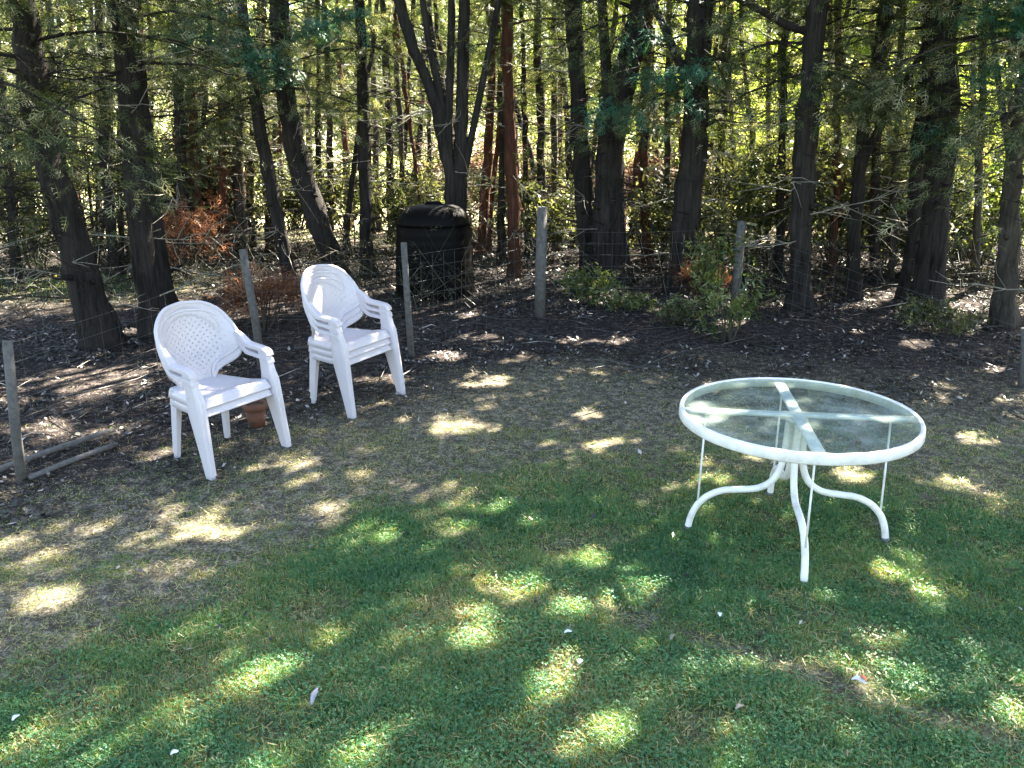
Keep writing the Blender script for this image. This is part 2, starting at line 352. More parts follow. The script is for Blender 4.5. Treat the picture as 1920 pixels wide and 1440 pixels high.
NARROW = np.stack([leaf_tpl(R, 12, .8, .22) for _ in range(8)])

def place_sprays(mb, P, D, S, tpl, roll=.6, a=None, gaps=True):
    """sprays of a template at points P, pointing along D, of size S"""
    n = len(P)
    if n == 0: return
    D = D / (np.linalg.norm(D, axis=1)[:, None] + 1e-9)
    up = np.tile(np.array([0, 0, 1.0]), (n, 1)) + R.normal(size=(n, 3)) * roll
    Y = np.cross(up, D); Y /= np.linalg.norm(Y, axis=1)[:, None] + 1e-9; Z = np.cross(D, Y)
    B = np.stack([D, Y, Z], 2)                                     # columns
    T = tpl[R.integers(0, len(tpl), n)]                            # n,q,4,3
    V = np.einsum('nij,nqkj->nqki', B, T) * S[:, None, None, None] + P[:, None, None, :]
    A = np.broadcast_to((a if a is not None else R.random(n))[:, None] + R.normal(size=T.shape[:2]) * .10, T.shape[:2])
    Vq = V.reshape(-1, 4, 3); A = A.reshape(-1)
    if gaps:
        keep = ~lit(Vq.mean(1)); Vq = Vq[keep]; A = A[keep]
    m = len(Vq)
    if m: mb.add(Vq.reshape(-1, 3), np.arange(m * 4).reshape(-1, 4), None, np.repeat(np.clip(A, 0, 1), 4))

# ------------------------------------------------------------------ trees
TREES = []                       # trunk axis of each, for hanging the high boughs
def axis_at(t, z):
    P = t['axis']; return np.array([np.interp(z, P[:, 2], P[:, 0]), np.interp(z, P[:, 2], P[:, 1])])
def tree(label, path, w0, w1, H=9.5, h0=2.0, Rr=1.5, nb=26, nd=10, bark='bark', leaf='cedar', size=.17, dens=1.3, Y=None, group=None, name='cedar_tree', fork=None, cat='tree', highs=True, fronds=None):
    base = G(*path[0]) if Y is None else AT(path[0][0], path[0][1], Y)
    base[2] = 0; Yb = base[1]
    P = [base - base] + [AT(x, y, Yb) - base for x, y in path[1:]]
    P = np.array(P); P[0, 2] = -.08
    d = P[-1] - P[max(0, len(P) - 2)]; d = d / (d[2] + 1e-6); d[:2] = np.clip(d[:2], -.12, .12)
    while P[-1, 2] < H - .8: P = np.vstack([P, P[-1] + d * 1.2 * np.array([.7, .7, 1]) + np.array([R.normal() * .05, R.normal() * .05, 0])])
    zz = np.concatenate([np.linspace(-.08, 3.6, 22), np.linspace(3.9, H, 9)])
    ax = np.stack([np.interp(zz, P[:, 2], P[:, 0]), np.interp(zz, P[:, 2], P[:, 1]), zz], 1)
    sm = ax.copy(); sm[1:-1, :2] = .25 * ax[:-2, :2] + .5 * ax[1:-1, :2] + .25 * ax[2:, :2]; ax = sm
    ax[1:, :2] += R.normal(size=(len(ax) - 1, 2)) * .010
    k = Yb / math.cos(0.25) / FPX
    r0, r1 = w0 * k / 2, w1 * k / 2
    rr = np.interp(zz, [0, .25, 3.3, H], [r0 * 1.22, r0, r1, .02])
    rr = rr * (1 + R.normal(size=len(rr)) * .035)
    root = empty(name, base); tag(root, label, cat, group)
    mb = MB(); mb.tube(ax, rr, 12 if w0 > 28 else 8, cap=True, rough=.16)
    nn_ = 12 if w0 > 28 else 8; TV = mb.V[0]; z_ = TV[:, 2]; cx_ = np.interp(z_, zz, ax[:, 0]); cy_ = np.interp(z_, zz, ax[:, 1]); th_ = np.arctan2(TV[:, 1] - cy_, TV[:, 0] - cx_); ph = R.uniform(0, 6)
    fl_ = 1 + .55 * np.clip(1 - z_ / .45, 0, 1) ** 2 * (.45 + .55 * np.sin(3 * th_ + ph)) + .07 * np.sin(2 * th_ + z_ * 3 + ph)
    TV[:, 0] = cx_ + (TV[:, 0] - cx_) * fl_; TV[:, 1] = cy_ + (TV[:, 1] - cy_) * fl_
    for _ in range(7 if w0 > 22 else 3):
        h = R.uniform(.4, 3.4); a_ = R.uniform(0, 2 * PI); r_ = np.interp(h, zz, rr); p0 = np.array([np.interp(h, zz, ax[:, 0]), np.interp(h, zz, ax[:, 1]), h]); d_ = np.array([math.cos(a_), math.sin(a_), R.uniform(-.1, .5)])
        mb.tube(np.array([p0 + d_ * r_ * .7, p0 + d_ * (r_ + R.uniform(.03, .14))]), [r_ * .22 + .004, r_ * .12 + .003], 6, rough=.3)
    if fork:
        for (fx, fy, fx2, fy2, fw) in fork:
            p0 = AT(fx, fy, Yb) - base; p1 = AT(fx2, fy2, Yb) - base; p2 = p1 + (p1 - p0) * 1.5
            q = np.array([p0, p0 * .6 + p1 * .4 + R.normal(size=3) * .03, p1, p2]); mb.tube(q, [fw * k / 2, fw * k / 2, fw * k * .42, .015], 8, rough=.15)
    cm = MB()
    # limbs: bare and broken low on the trunk, leafy higher up
    PP, DD, SS = [], [], []; PU, DU, SU = [], [], []
    nlive = int(nb); nd = int(nd * 1.7)
    for i in range(nlive + nd):
        dead = i >= nlive
        h = R.uniform(.35, max(h0 + .5, 2.6)) if dead else (R.uniform(h0, max(h0 + 1, 4.3)) if i < nlive * .7 else h0 + (H - .4 - h0) * R.random())
        az = R.uniform(0, 2 * PI); f = max(0, (h - h0) / (H - h0))
        Lb = (R.uniform(.35, 1.25) if dead else Rr * (1 - .7 * f ** 1.5) * R.uniform(.65, 1.1))
        o = np.array([math.cos(az), math.sin(az), 0]); s = np.array([-math.sin(az), math.cos(az), 0])
        p0 = np.array([np.interp(h, zz, ax[:, 0]), np.interp(h, zz, ax[:, 1]), h])
        rise = R.uniform(-.15, .3) if not dead else R.uniform(-.3, .35)
        t = np.linspace(0, 1, 6)[:, None]
        bow = R.normal() * .14
        Q = p0 + o * Lb * t + s * bow * Lb * t * t + np.array([0, 0, 1.0]) * Lb * (rise * t - .35 * t * t * (0 if dead else 1)) + R.normal(size=(6, 3)) * .022 * t
        rb = (.007 if dead else .012) * R.uniform(.6, 1.3) * (1 + r0 * 1.5)
        mb.m = int(dead and R.random() < .30); mb.tube(Q, np.linspace(rb, rb * .25, 6), 4, cap=False)
        if dead:
            for _ in range(R.integers(3, 8)):
                u = R.uniform(.3, .95); b = np.array([np.interp(u, t[:, 0], Q[:, c]) for c in range(3)])
                dd = o * .6 + s * R.normal() * .9 + np.array([0, 0, R.normal() * .5]); ll = R.uniform(.12, .45)
                mb.tube(np.array([b, b + dd * ll * .5 + R.normal(size=3) * .02, b + dd * ll]), [.0045, .0035, .002], 3, cap=False)
            mb.m = 0; continue
        mb.m = 0; vis = p0[2] < 4.2
        n = int((52 if vis else 10) * dens * max(.5, Lb))
        u = R.uniform(.22, 1.02, n); b = np.stack([np.interp(u, t[:, 0], Q[:, c]) for c in range(3)], 1)
        lat = R.normal(size=n) * .24 * Lb * (1.1 - .5 * u)
        b = b + s * lat[:, None] + np.array([0, 0, 1.0]) * (-np.abs(lat) * R.uniform(.1, .8, n) + R.normal(size=n) * .05)[:, None]
        dv = o * R.uniform(.3, 1, n)[:, None] + s * (np.sign(lat) * R.uniform(.1, 1, n))[:, None] + np.array([0, 0, 1.0]) * R.uniform(-.9, .15, n)[:, None]
        if vis: PP.append(b); DD.append(dv); SS.append(R.uniform(.7, 1.25, n) * size)
        else: PU.append(b); DU.append(dv); SU.append(R.uniform(.8, 1.3, n) * .42)
    if PP: place_sprays(cm, np.vstack(PP), np.vstack(DD), np.concatenate(SS), FINE)
    if PU: place_sprays(cm, np.vstack(PU), np.vstack(DU), np.concatenate(SU), COARSE)
    for (bx_, by_, dy, cnt) in (fronds or []):
        c = AT(bx_, by_, Yb - dy) - base; h = min(max(c[2] + .15, .5), H - 1); p0 = np.array([np.interp(h, zz, ax[:, 0]), np.interp(h, zz, ax[:, 1]), h])
        mb.tube(np.array([p0, (p0 + c) / 2 + np.array([0, 0, .12]), c]), [.014, .010, .004], 5, cap=False)
        o = (c - p0) / (np.linalg.norm(c - p0) + 1e-6); pts = c + R.normal(size=(cnt, 3)) * np.array([.17, .17, .08]); dd = o * .8 + R.normal(size=(cnt, 3)) * np.array([.6, .6, .25]) - np.array([0, 0, .35])
        fb = MB(); place_sprays(fb, pts, dd, R.uniform(.7, 1.2, cnt) * .24, FINE, .35, gaps=False)
        cm.m = 1; cm.add(np.vstack(fb.V), np.vstack(fb.Q), None, np.concatenate(fb.A)); cm.m = 0
        if cnt > 45: pass
    axw = ax + base
    rec = dict(root=root, axis=axw, trunk=mb, crown=cm, base=base, leaf=leaf, bark=bark, highs=highs)
    TREES.append(rec); return rec

ctr = 'cedars along the back of the yard'
tree('grey cedar trunk leaning at the far left edge with a sunlit upper stem', [(192, 648), (128, 420), (92, 300), (62, 150), (38, 0)], 62, 44, h0=2.3, nb=15, nd=26, Rr=1.7, group=ctr, dens=1.35)
tree('straight grey cedar trunk directly behind the left chair stack', [(290, 632), (266, 480), (248, 260), (228, 60), (222, 0)], 40, 34, h0=2.2, nb=16, nd=14, Rr=1.5, group=ctr, dens=1.35)
tree('slim dark cedar close against the straight grey trunk behind the left chairs', [(318, 590), (292, 440), (266, 240), (250, 60)], 30, 22, h0=2.3, nb=16, nd=10, group=ctr)
tree('thin leaning dark cedar above the rusty dead shrub', [(548, 545), (520, 400), (488, 250), (470, 120)], 26, 18, h0=2.4, nb=14, nd=10, group=ctr)
tree('strongly leaning dark cedar trunk rising behind the right chair stack', [(640, 530), (600, 420), (560, 310), (536, 190), (522, 0)], 42, 32, h0=2.3, nb=22, nd=16, group=ctr, fronds=[(370, 70, .9, 60), (430, 60, 1.1, 90), (485, 100, 1.2, 80), (410, 20, .9, 60), (580, 50, .8, 70), (630, 25, .8, 80), (525, 135, .9, 40)], dens=1.35)
tree('narrow straight cedar standing between the right chair stack and the compost bin', [(690, 520), (684, 360), (680, 180), (676, 0)], 24, 18, h0=2.6, nb=14, nd=10, group=ctr)
tree('many stemmed cedar fanning out just behind the compost bin', [(868, 540), (852, 400), (838, 300), (815, 190), (772, 80), (745, 0)], 26, 18, h0=3.0, nb=14, nd=10, group=ctr,
     fork=[(842, 330, 806, 90, 15), (846, 350, 846, 60, 14), (862, 440, 870, 40, 24), (856, 400, 912, 120, 13)])
tree('slender reddish cedar to the right of the compost bin', [(968, 520), (962, 380), (955, 240), (950, 60)], 24, 18, h0=2.9, nb=12, nd=10, bark='bark_red', group=ctr)
tree('dark cedar trunk hugging the left side of the broad double trunk', [(1104, 520), (1092, 340), (1084, 180), (1074, 0)], 32, 28, h0=2.8, nb=20, nd=12, group=ctr)
tree('broadest dark cedar trunk in the middle of the tree line', [(1146, 532), (1142, 380), (1146, 230), (1186, 90), (1200, 0)], 62, 38, h0=2.2, nb=22, nd=14, Rr=1.6, group=ctr, fronds=[(1150, 205, .8, 60), (1190, 225, .8, 50), (1215, 60, .7, 40)], fork=[(1142, 300, 1132, 60, 20)])
tree('thick dark cedar trunk between the broadest trunk and the leafy sapling', [(1274, 548), (1288, 400), (1302, 280), (1306, 140), (1316, 0)], 48, 40, h0=2.1, nb=30, nd=14, Rr=1.6, group=ctr, fork=[(1302, 180, 1245, 50, 16)], fronds=[(1290, 130, .8, 60), (1255, 145, .7, 40), (1300, 195, .5, 30)])
tree('tall straight grey cedar trunk behind the leafy sapling and fence post', [(1496, 578), (1502, 400), (1512, 240), (1522, 110), (1534, 0)], 40, 36, h0=2.4, nb=28, nd=16, group=ctr, fork=[(1514, 60, 1425, 18, 14)])
tree('thin forked cedar directly behind the glass table', [(1600, 560), (1604, 400), (1616, 260), (1650, 80)], 26, 20, h0=2.2, nb=24, nd=12, group=ctr, fork=[(1604, 330, 1690, 170, 16)])
tree('slim dark cedar just left of the second thickest trunk on the right', [(1700, 560), (1712, 420), (1722, 280), (1740, 100)], 28, 22, h0=2.3, nb=20, nd=10, group=ctr)
tree('thick grey cedar trunk on the right leaning slightly right', [(1734, 580), (1752, 420), (1766, 280), (1768, 140), (1774, 0)], 52, 42, h0=2.2, nb=26, nd=16, Rr=1.7, fronds=[(1860, 15, 1.0, 80), (1900, 25, 1.0, 70), (1880, 130, .9, 60), (1760, 250, .6, 30)], group=ctr, dens=1.35)
tree('pale forked cedar trunk at the far right edge in front of bright leaves', [(1884, 610), (1890, 460), (1898, 330), (1912, 240), (1926, 150)], 36, 26, h0=2.5, nb=22, nd=16, Rr=1.6, bark='bark_thin', group=ctr, fork=[(1896, 330, 1880, 210, 14)])
tree('cedar at the right border behind the end fence post', [(1990, 640), (2000, 400), (2012, 200)], 40, 34, h0=1.9, nb=34, nd=8, Rr=1.9, group=ctr, dens=1.35)
tree('cedar at the left border behind the first fence post', [(-60, 700), (-100, 400), (-140, 100)], 44, 36, h0=2.0, nb=20, nd=14, Rr=1.9, group=ctr, dens=1.35)
# second rank
thin = 'slim stems in the thicket behind'
TH = [('hair thin grey stem at the left in the deepest shade', 128, 520, 96, 16, 'bark_thin'), ('thin brown stem behind the slim dark cedar at the left', 345, 505, 330, 20, 'bark'),
      ('sunlit red brown stem left of the rusty shrub', 375, 500, 352, 18, 'bark_red'), ('thin red stem above the rusty shrub', 425, 495, 418, 17, 'bark_red'), ('grey thicket stem above the rusty shrub fence post', 455, 490, 444, 22, 'bark_thin'),
      ('fine stem crossing the leaning cedar behind the right chairs', 505, 470, 490, 16, 'bark_red'), ('fine pale stem left of the narrow straight cedar', 620, 470, 612, 12, 'bark_thin'),
      ('fine stem in the bright gap left of the compost bin', 735, 455, 722, 15, 'bark'), ('second fine stem in the bright gap above the bin post', 752, 460, 742, 11, 'bark_thin'),
      ('reddish pole stem just beyond the many stemmed cedar', 902, 480, 925, 18, 'bark_red'), ('dark stem behind the tall middle fence post', 1012, 480, 1008, 17, 'bark'), ('pale thin stem right of the middle fence post', 1042, 470, 1040, 13, 'bark_thin'),
      ('red stem seen between the broad trunk and the thick dark trunk', 1212, 500, 1216, 18, 'bark_red'), ('thin pale stem beside the thick dark trunk', 1245, 490, 1255, 13, 'bark_thin'),
      ('thin stem right above the leafy sapling', 1352, 500, 1362, 14, 'bark_thin'), ('thin dark stem left of the tall straight grey trunk', 1462, 520, 1472, 15, 'bark'), ('thin stem behind the back edge of the table', 1560, 520, 1572, 14, 'bark_red'),
      ('slender stem right of the forked cedar behind the table', 1640, 525, 1660, 18, 'bark'), ('slender pale stem left of the slim dark cedar on the right', 1672, 520, 1690, 13, 'bark_thin'),
      ('thin stem in the bright leaves right of the thickest right trunk', 1828, 545, 1846, 15, 'bark_thin'), ('dim stem between the two straight grey trunks at the left', 215, 515, 190, 20, 'bark'), ('thin stem at the far left beside the border cedar', 30, 530, -10, 18, 'bark')]
for lab, x0, y0, x1, w, bk in TH:
    tree(lab, [(x0, y0), ((x0 * 2 + x1) / 3 + R.normal() * 4, y0 * .62), (x1, 60)], w, w * .8, H=7.5, h0=(1.5 if x0 < 560 else 2.5 if x0 < 1100 else 2.0), Rr=1.15, nb=(16 if x0 < 560 else 7 if x0 < 1100 else 12), nd=8, bark=bk, group=thin, name='slim_cedar', highs=True)

deep = 'farthest thin stems deep in the thicket'
for i in range(76):
    x0 = -20 + 1960 * (i + R.uniform(.05, .95)) / 76; y0 = R.uniform(425, 490); ln = R.normal() * 42
    tree('farthest rank of thin dark stems, seen in the gaps between nearer trunks', [(x0, y0), (x0 + ln * .5 + R.normal() * 6, y0 * .55), (x0 + ln, 60)], R.uniform(7, 17), 8, H=R.uniform(5, 7), h0=R.uniform(1.6, 3.2), Rr=.9, nb=3, nd=13,
         bark=('bark', 'bark_red', 'bark', 'bark_thin', 'bark')[i % 5], group=deep, name='thin_cedar', highs=False)

# unseen high boughs added to shade the lawn: each hangs on the tree nearest to it
gx, gy = np.meshgrid(np.arange(-5.2, 6.2, .33), np.arange(1.0, 9.3, .33)); gpts = np.stack([gx.ravel(), gy.ravel()], 1); gpts = gpts + R.uniform(-.16, .16, gpts.shape)
front = [t for t in TREES if t['highs']]
for g in gpts:
    best = None
    for z in R.uniform(4.6, 8.6, 14):
        p = np.array([g[0] + SUN[0] / SUN[2] * z, g[1] + SUN[1] / SUN[2] * z, z])
        for t in front:
            d = np.hypot(*(axis_at(t, z) - p[:2]))
            if best is None or d < best[0]: best = (d, t, p)
    d, t, p = best
    a = np.array([*axis_at(t, p[2] - .25), p[2] - .25]); b0 = t['base']
    mid = (a + p) / 2 + np.array([0, 0, .12 * d])
    t['trunk'].tube(np.array([a, mid, p]) - b0, [.014, .010, .004], 4, cap=False)
    n = 12
    P = p + R.normal(size=(n, 3)) * np.array([.26, .26, .22]); D = R.normal(size=(n, 3)) * np.array([1, 1, .4])
    t['high'] = t.get('high', []) + [(P, D)]
for t in TREES:
    b = t['base']; sub = MB()
    if 'high' in t:
        P = np.vstack([x[0] for x in t['high']]); D = np.vstack([x[1] for x in t['high']])
        place_sprays(sub, P, D, R.uniform(.8, 1.25, len(P)) * .40, COARSE)
        for i in range(len(sub.V)): sub.V[i] = sub.V[i] - b
    t['trunk'].m = 0; tr = t['trunk'].build('trunk', [M[t['bark']], M['twig']], t['root'], smooth=False)
    cm = t['crown']
    # crown was grown in the tree's own frame: drop the leaves that stand in a sun gap
    if cm.V:
        V = np.vstack(cm.V).reshape(-1, 4, 3); A = np.concatenate(cm.A).reshape(-1, 4)
        mi = np.concatenate(cm.QM); keep = ~lit(V.mean(1) + b) | (mi == 1); V = V[keep]; A = A[keep]; mi = mi[keep]
        full = MB(); full.add(V.reshape(-1, 3), np.arange(len(V) * 4).reshape(-1, 4), None, A.reshape(-1)); full.QM[-1] = mi
        if sub.V:
            q = sum(len(x) for x in sub.V); full.add(np.vstack(sub.V), np.arange(q).reshape(-1, 4), None, np.concatenate(sub.A) * .4)
        full.build('crown', [M[t['leaf']], M['cedar_blue']], t['root'])

# ------------------------------------------------------------------ understorey shrubs, saplings
def shrub(name, label, cat, base, rx, ry, hz, n, size, tpl, leaf, stems=6, stem_h=.8, zlo=.1, group=None, gaps=True, up=.25, bark='bark_thin', clump=7):
    root = empty(name, base); tag(root, label, cat, group); b = np.array(base)
    sb = MB()
    for i in range(stems):
        a = R.uniform(0, 2 * PI); l = R.uniform(.2, .75)
        e = np.array([math.cos(a) * rx * l, math.sin(a) * ry * l, hz * stem_h * R.uniform(.7, 1.1)])
        s0 = np.array([math.cos(a) * .05, math.sin(a) * .05, -.04]); m_ = s0 * .5 + e * .5 + np.array([0, 0, hz * .1]) + R.normal(size=3) * .04
        sb.tube(np.array([s0, m_, e]), [.012 * hz ** .5, .008, .003], 5, cap=False)
        for _ in range(3):
            u = R.uniform(.4, .9); q = s0 * (1 - u) + e * u; sb.tube(np.array([q, q + R.normal(size=3) * np.array([rx, ry, hz]) * .25]), [.004, .0015], 3, cap=False)
    sb.build('stem', M[bark], root)
    C = R.normal(size=(clump, 3)); C /= np.linalg.norm(C, axis=1)[:, None]; C *= R.uniform(.25, .8, (clump, 1))
    c = C[R.integers(0, clump, n)] + R.normal(size=(n, 3)) * .25
    P = np.stack([c[:, 0] * rx, c[:, 1] * ry, zlo + (hz - zlo) * np.clip(.5 + .5 * c[:, 2], .0, 1.1)], 1)
    D = np.stack([c[:, 0], c[:, 1], np.full(n, up)], 1) + R.normal(size=(n, 3)) * .5
    fm = MB(); place_sprays(fm, P + b, D, R.uniform(.7, 1.3, n) * size, tpl, roll=.8, gaps=gaps)
    for i in range(len(fm.V)): fm.V[i] = fm.V[i] - b
    fm.build('foliage', M[leaf], root); return root
YC = 'young cedars in the shade behind'
for lab, px, py, rx, hz, n in [('young cedar filling the gap at the far left edge', 40, 478, 1.3, 3.8, 900), ('young cedar behind the straight grey trunk at the left', 175, 495, 1.2, 3.6, 800), ('young cedar left of the rusty shrub reaching the picture top', 335, 490, 1.2, 3.6, 800),
                               ('young cedar behind the thin leaning cedar', 440, 480, 1.0, 3.2, 600), ('narrow young cedar behind the tall straight grey trunk', 1440, 505, 1.1, 3.0, 560), ('young cedar behind the forked cedar above the table', 1640, 500, 1.1, 3.3, 560), ('young cedar at the right border', 1960, 520, 1.1, 3.2, 500)]:
    shrub('young_cedar', lab, 'young cedar', G(px, py), rx, rx * .6, hz, n, .24, FINE, 'cedar', 8, zlo=.25, group=YC, up=-.2, clump=14)
US = 'understorey shrubs between the trunks'
for lab, px, py, rx, hz, n, lf in [
    ('tall dark shrub closing the back of the thicket at the left', 300, 440, 1.9, 2.5, 620, 'under'), ('dark shrub closing the thicket behind the narrow straight cedar', 560, 430, 1.5, 1.9, 420, 'under'), ('dark shrub closing the thicket beyond the compost bin', 860, 430, 1.6, 1.8, 420, 'under'),
    ('dark shrub closing the thicket behind the reddish cedar', 1060, 432, 1.5, 1.9, 420, 'under'), ('tall dark shrub closing the thicket behind the thick dark trunk', 1300, 440, 1.6, 2.4, 520, 'under'), ('tall dark shrub closing the thicket behind the slim cedars on the right', 1700, 445, 1.8, 2.4, 560, 'under'),
    ('dim shrub filling the space behind the left cedar trunks', 70, 520, 1.3, 2.0, 420, 'under'), ('grey green shrub between the left trunks above the left chairs', 380, 480, 1.1, 1.6, 380, 'under'),
    ('low leafy shrub left of the leaning cedar', 450, 470, .9, 1.3, 260, 'under'), ('open pale shrub in the bright gap left of the compost bin', 665, 470, 1.1, 1.5, 320, 'under'),
    ('leafy shrub behind the left side of the compost bin', 770, 470, .9, 1.5, 260, 'under'), ('low shrub behind the middle fence post', 1020, 480, .9, 1.2, 200, 'under'),
    ('shrub between the broadest trunk and the thick dark trunk', 1215, 490, .8, 1.2, 200, 'under'), ('dense shrub behind the leafy sapling', 1390, 510, 1.3, 2.0, 480, 'under'),
    ('green shrub behind the tall straight grey trunk', 1560, 500, 1.1, 1.7, 360, 'under'), ('shrub behind the slim cedars above the table', 1660, 510, 1.0, 1.6, 320, 'under'),
    ('yellow green shrub right of the thickest right trunk', 1830, 500, 1.1, 1.6, 360, 'sapling'), ('dim shrub at the left behind the second grey trunk', 230, 490, 1.1, 1.8, 380, 'under')]:
    shrub('understorey_shrub', lab, 'shrub', G(px, py), rx, rx * .7, hz, n, .30, NARROW if n % 40 else BROAD, lf, 7, group=US)
shrub('rusty_shrub', 'rusty red dead shrub between the two chair stacks', 'shrub', G(492, 618), .42, .3, .62, 260, .22, FINE, 'dead', 9)
shrub('rusty_shrub', 'rusty dead shrub low between the straight grey trunks at the left', 'shrub', G(352, 520), .7, .4, 1.1, 300, .22, FINE, 'dead', 9)
shrub('rusty_shrub', 'tall rusty dead shrub behind the slim dark cedar at the left', 'shrub', G(400, 470), .8, .5, 2.0, 420, .24, FINE, 'dead', 9)
shrub('rusty_shrub', 'rusty dead shrub low beside the thick dark trunk and sapling', 'shrub', G(1312, 560), .36, .25, .45, 150, .18, FINE, 'dead', 7)
shrub('brown_brush', 'heap of brown dead brush beyond the trees right of the compost bin', 'brush pile', G(980, 425), 2.0, 1.0, 1.5, 900, .36, NARROW, 'brush', 14, gaps=False)
shrub('brown_brush', 'brown dead brush seen between the broad and thick trunks', 'brush pile', G(1215, 440), 1.2, .8, 1.2, 500, .34, NARROW, 'brush', 10, gaps=False)
shrub('brown_brush', 'brown dead brush beyond the forked cedar behind the table', 'brush pile', G(1560, 440), 1.2, .8, 1.4, 500, .34, NARROW, 'brush', 10, gaps=False)
shrub('brown_brush', 'pinkish brown brush beyond the right trunks', 'brush pile', G(1860, 420), 1.3, .8, 1.7, 500, .34, NARROW, 'brush', 10, gaps=False)
shrub('leafy_sapling', 'bright leafy sapling at the foot of the pale fence post', 'sapling', G(1365, 640), .26, .22, .55, 150, .15, BROAD, 'sapling', 7, zlo=.02)
shrub('leafy_sapling', 'taller loose sapling just behind the pale fence post', 'sapling', G(1345, 585), .34, .3, 1.0, 170, .17, BROAD, 'sapling', 6, zlo=.1)
shrub('low_plant', 'small leafy plant at the base of the broadest trunk', 'plant', G(1110, 572), .26, .2, .42, 110, .14, BROAD, 'sapling', 6, zlo=.02)
shrub('low_plant', 'low ground plant in front of the broadest trunk', 'plant', G(1165, 580), .3, .16, .16, 90, .12, BROAD, 'sapling', 5, zlo=.01)
shrub('low_plant', 'low leafy plant at the foot of the thick trunk on the right', 'plant', G(1765, 625), .34, .24, .34, 140, .14, BROAD, 'under', 6, zlo=.01)
shrub('low_plant', 'low plant left of the leafy sapling', 'plant', G(1255, 610), .26, .2, .26, 90, .13, BROAD, 'under', 5, zlo=.01)

# ------------------------------------------------------------------ sunlit ground beyond: bushes and trees
BB = 'sunlit bushes beyond the cedars'
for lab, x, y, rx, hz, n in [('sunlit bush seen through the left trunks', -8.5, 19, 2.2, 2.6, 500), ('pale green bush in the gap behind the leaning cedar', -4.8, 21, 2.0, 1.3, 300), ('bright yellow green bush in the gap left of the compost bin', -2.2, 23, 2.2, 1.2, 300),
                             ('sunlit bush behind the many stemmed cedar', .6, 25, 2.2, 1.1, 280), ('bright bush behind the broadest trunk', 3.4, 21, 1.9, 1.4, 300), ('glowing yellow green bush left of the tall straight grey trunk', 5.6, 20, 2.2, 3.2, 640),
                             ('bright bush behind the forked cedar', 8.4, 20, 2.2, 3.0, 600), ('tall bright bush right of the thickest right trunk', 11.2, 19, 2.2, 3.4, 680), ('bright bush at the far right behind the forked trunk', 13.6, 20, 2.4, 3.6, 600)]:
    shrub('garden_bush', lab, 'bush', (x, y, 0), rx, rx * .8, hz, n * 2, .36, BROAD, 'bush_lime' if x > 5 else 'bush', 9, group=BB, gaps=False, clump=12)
BT = 'sunlit trees beyond the cedars'
for i, (lab, x, y, H, rr) in enumerate([('broad sunlit tree far off behind the left trunks', -17, 36, 11, 4), ('far tree behind the leaning cedar', -11, 40, 10, 4), ('far pale tree in the gap left of the compost bin', -5.5, 42, 9, 3.6), ('far tree above the compost bin', 0, 44, 10, 4),
                                        ('far sunlit tree above the broadest trunk', 6, 40, 11, 4.2), ('far bright tree left of the tall straight grey trunk', 11, 36, 11, 4.2), ('far bright tree above the glass table', 16, 36, 11, 4.2), ('far bright tree behind the thick right trunk', 21, 35, 12, 4.4), ('far bright tree at the right border', 26, 36, 12, 4.4), ('far tree at the left border', -23, 36, 11, 4.2)]):
    root = empty('garden_tree', (x, y, 0)); tag(root, lab, 'tree', BT)
    mb = MB(); mb.tube(np.array([(0, 0, -.1), (.1, 0, H * .3), (-.1, .1, H * .6), (0, 0, H * .9)]), [.28, .2, .12, .03], 9, rough=.1)
    n = 2400; C = R.normal(size=(16, 3)); C /= np.linalg.norm(C, axis=1)[:, None]; c = C[R.integers(0, 16, n)] * .7 + R.normal(size=(n, 3)) * .26
    P = np.stack([c[:, 0] * rr, c[:, 1] * rr, H * .52 + c[:, 2] * H * .5], 1); P = P[P[:, 2] > .3]
    for k in range(14):
        e = P[R.integers(0, len(P))]; z0 = max(1.0, e[2] * .6); mb.tube(np.array([(0, 0, z0), e * np.array([.5, .5, 0]) + np.array([0, 0, (z0 + e[2]) / 2 + .3]), e]), [.07, .04, .01], 5, cap=False)
    mb.build('trunk', M['bark_thin'], root)
    cm = MB(); place_sprays(cm, P, P - np.array([0, 0, H * .5]) + R.normal(size=P.shape), R.uniform(.8, 1.3, len(P)) * .8, BROAD, .8, gaps=False); cm.build('crown', M['bush_lime' if x > 4 else 'bush'], root)

# ------------------------------------------------------------------ ground
def yb(x): return np.interp(x, [-4, -2.2, -1.75, -1.2, -.7, .1, 1.3, 2.8, 5], [1.3, 2.2, 3.1, 3.9, 4.5, 4.85, 4.7, 4.5, 4.5])
def yw(x): return np.interp(x, [-6, -3, -2.2, -1.6, -1.2, -.6, .3, 2, 4, 6], [3.4, 4.0, 4.6, 5.4, 6.1, 6.9, 7.4, 7.0, 6.4, 6.1])
def masks(x, y):
    n = fnoise(x * 1.3, y * 1.3, 3) - .5; n2 = fnoise(x * 3.5, y * 3.5, 9) - .5
    green = 1 - sstep(-.55, .55, y - yb(x) + n * 1.6 + n2 * .7)
    bare = sstep(.53, .62, fnoise(x * 4.6 + 7, y * 4.6, 21)) * .5
    green = green * (1 - bare)
    ld = np.abs((x - .40) * .545 + (y - 3.42) * .838); ln_ = np.exp(-(ld / .085) ** 2) * sstep(.1, .5, x) * .85; green = green * (1 - ln_)
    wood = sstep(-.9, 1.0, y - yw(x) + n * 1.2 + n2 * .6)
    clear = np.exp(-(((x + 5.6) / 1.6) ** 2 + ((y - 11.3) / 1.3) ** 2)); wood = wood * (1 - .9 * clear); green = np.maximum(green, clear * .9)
    far = sstep(14.5, 18, y + n * 2)
    return green, wood, far
xs = np.concatenate([[-200, -120, -70, -40, -25, -16], np.arange(-10, 10.01, .10), [16, 25, 40, 70, 120, 200]])
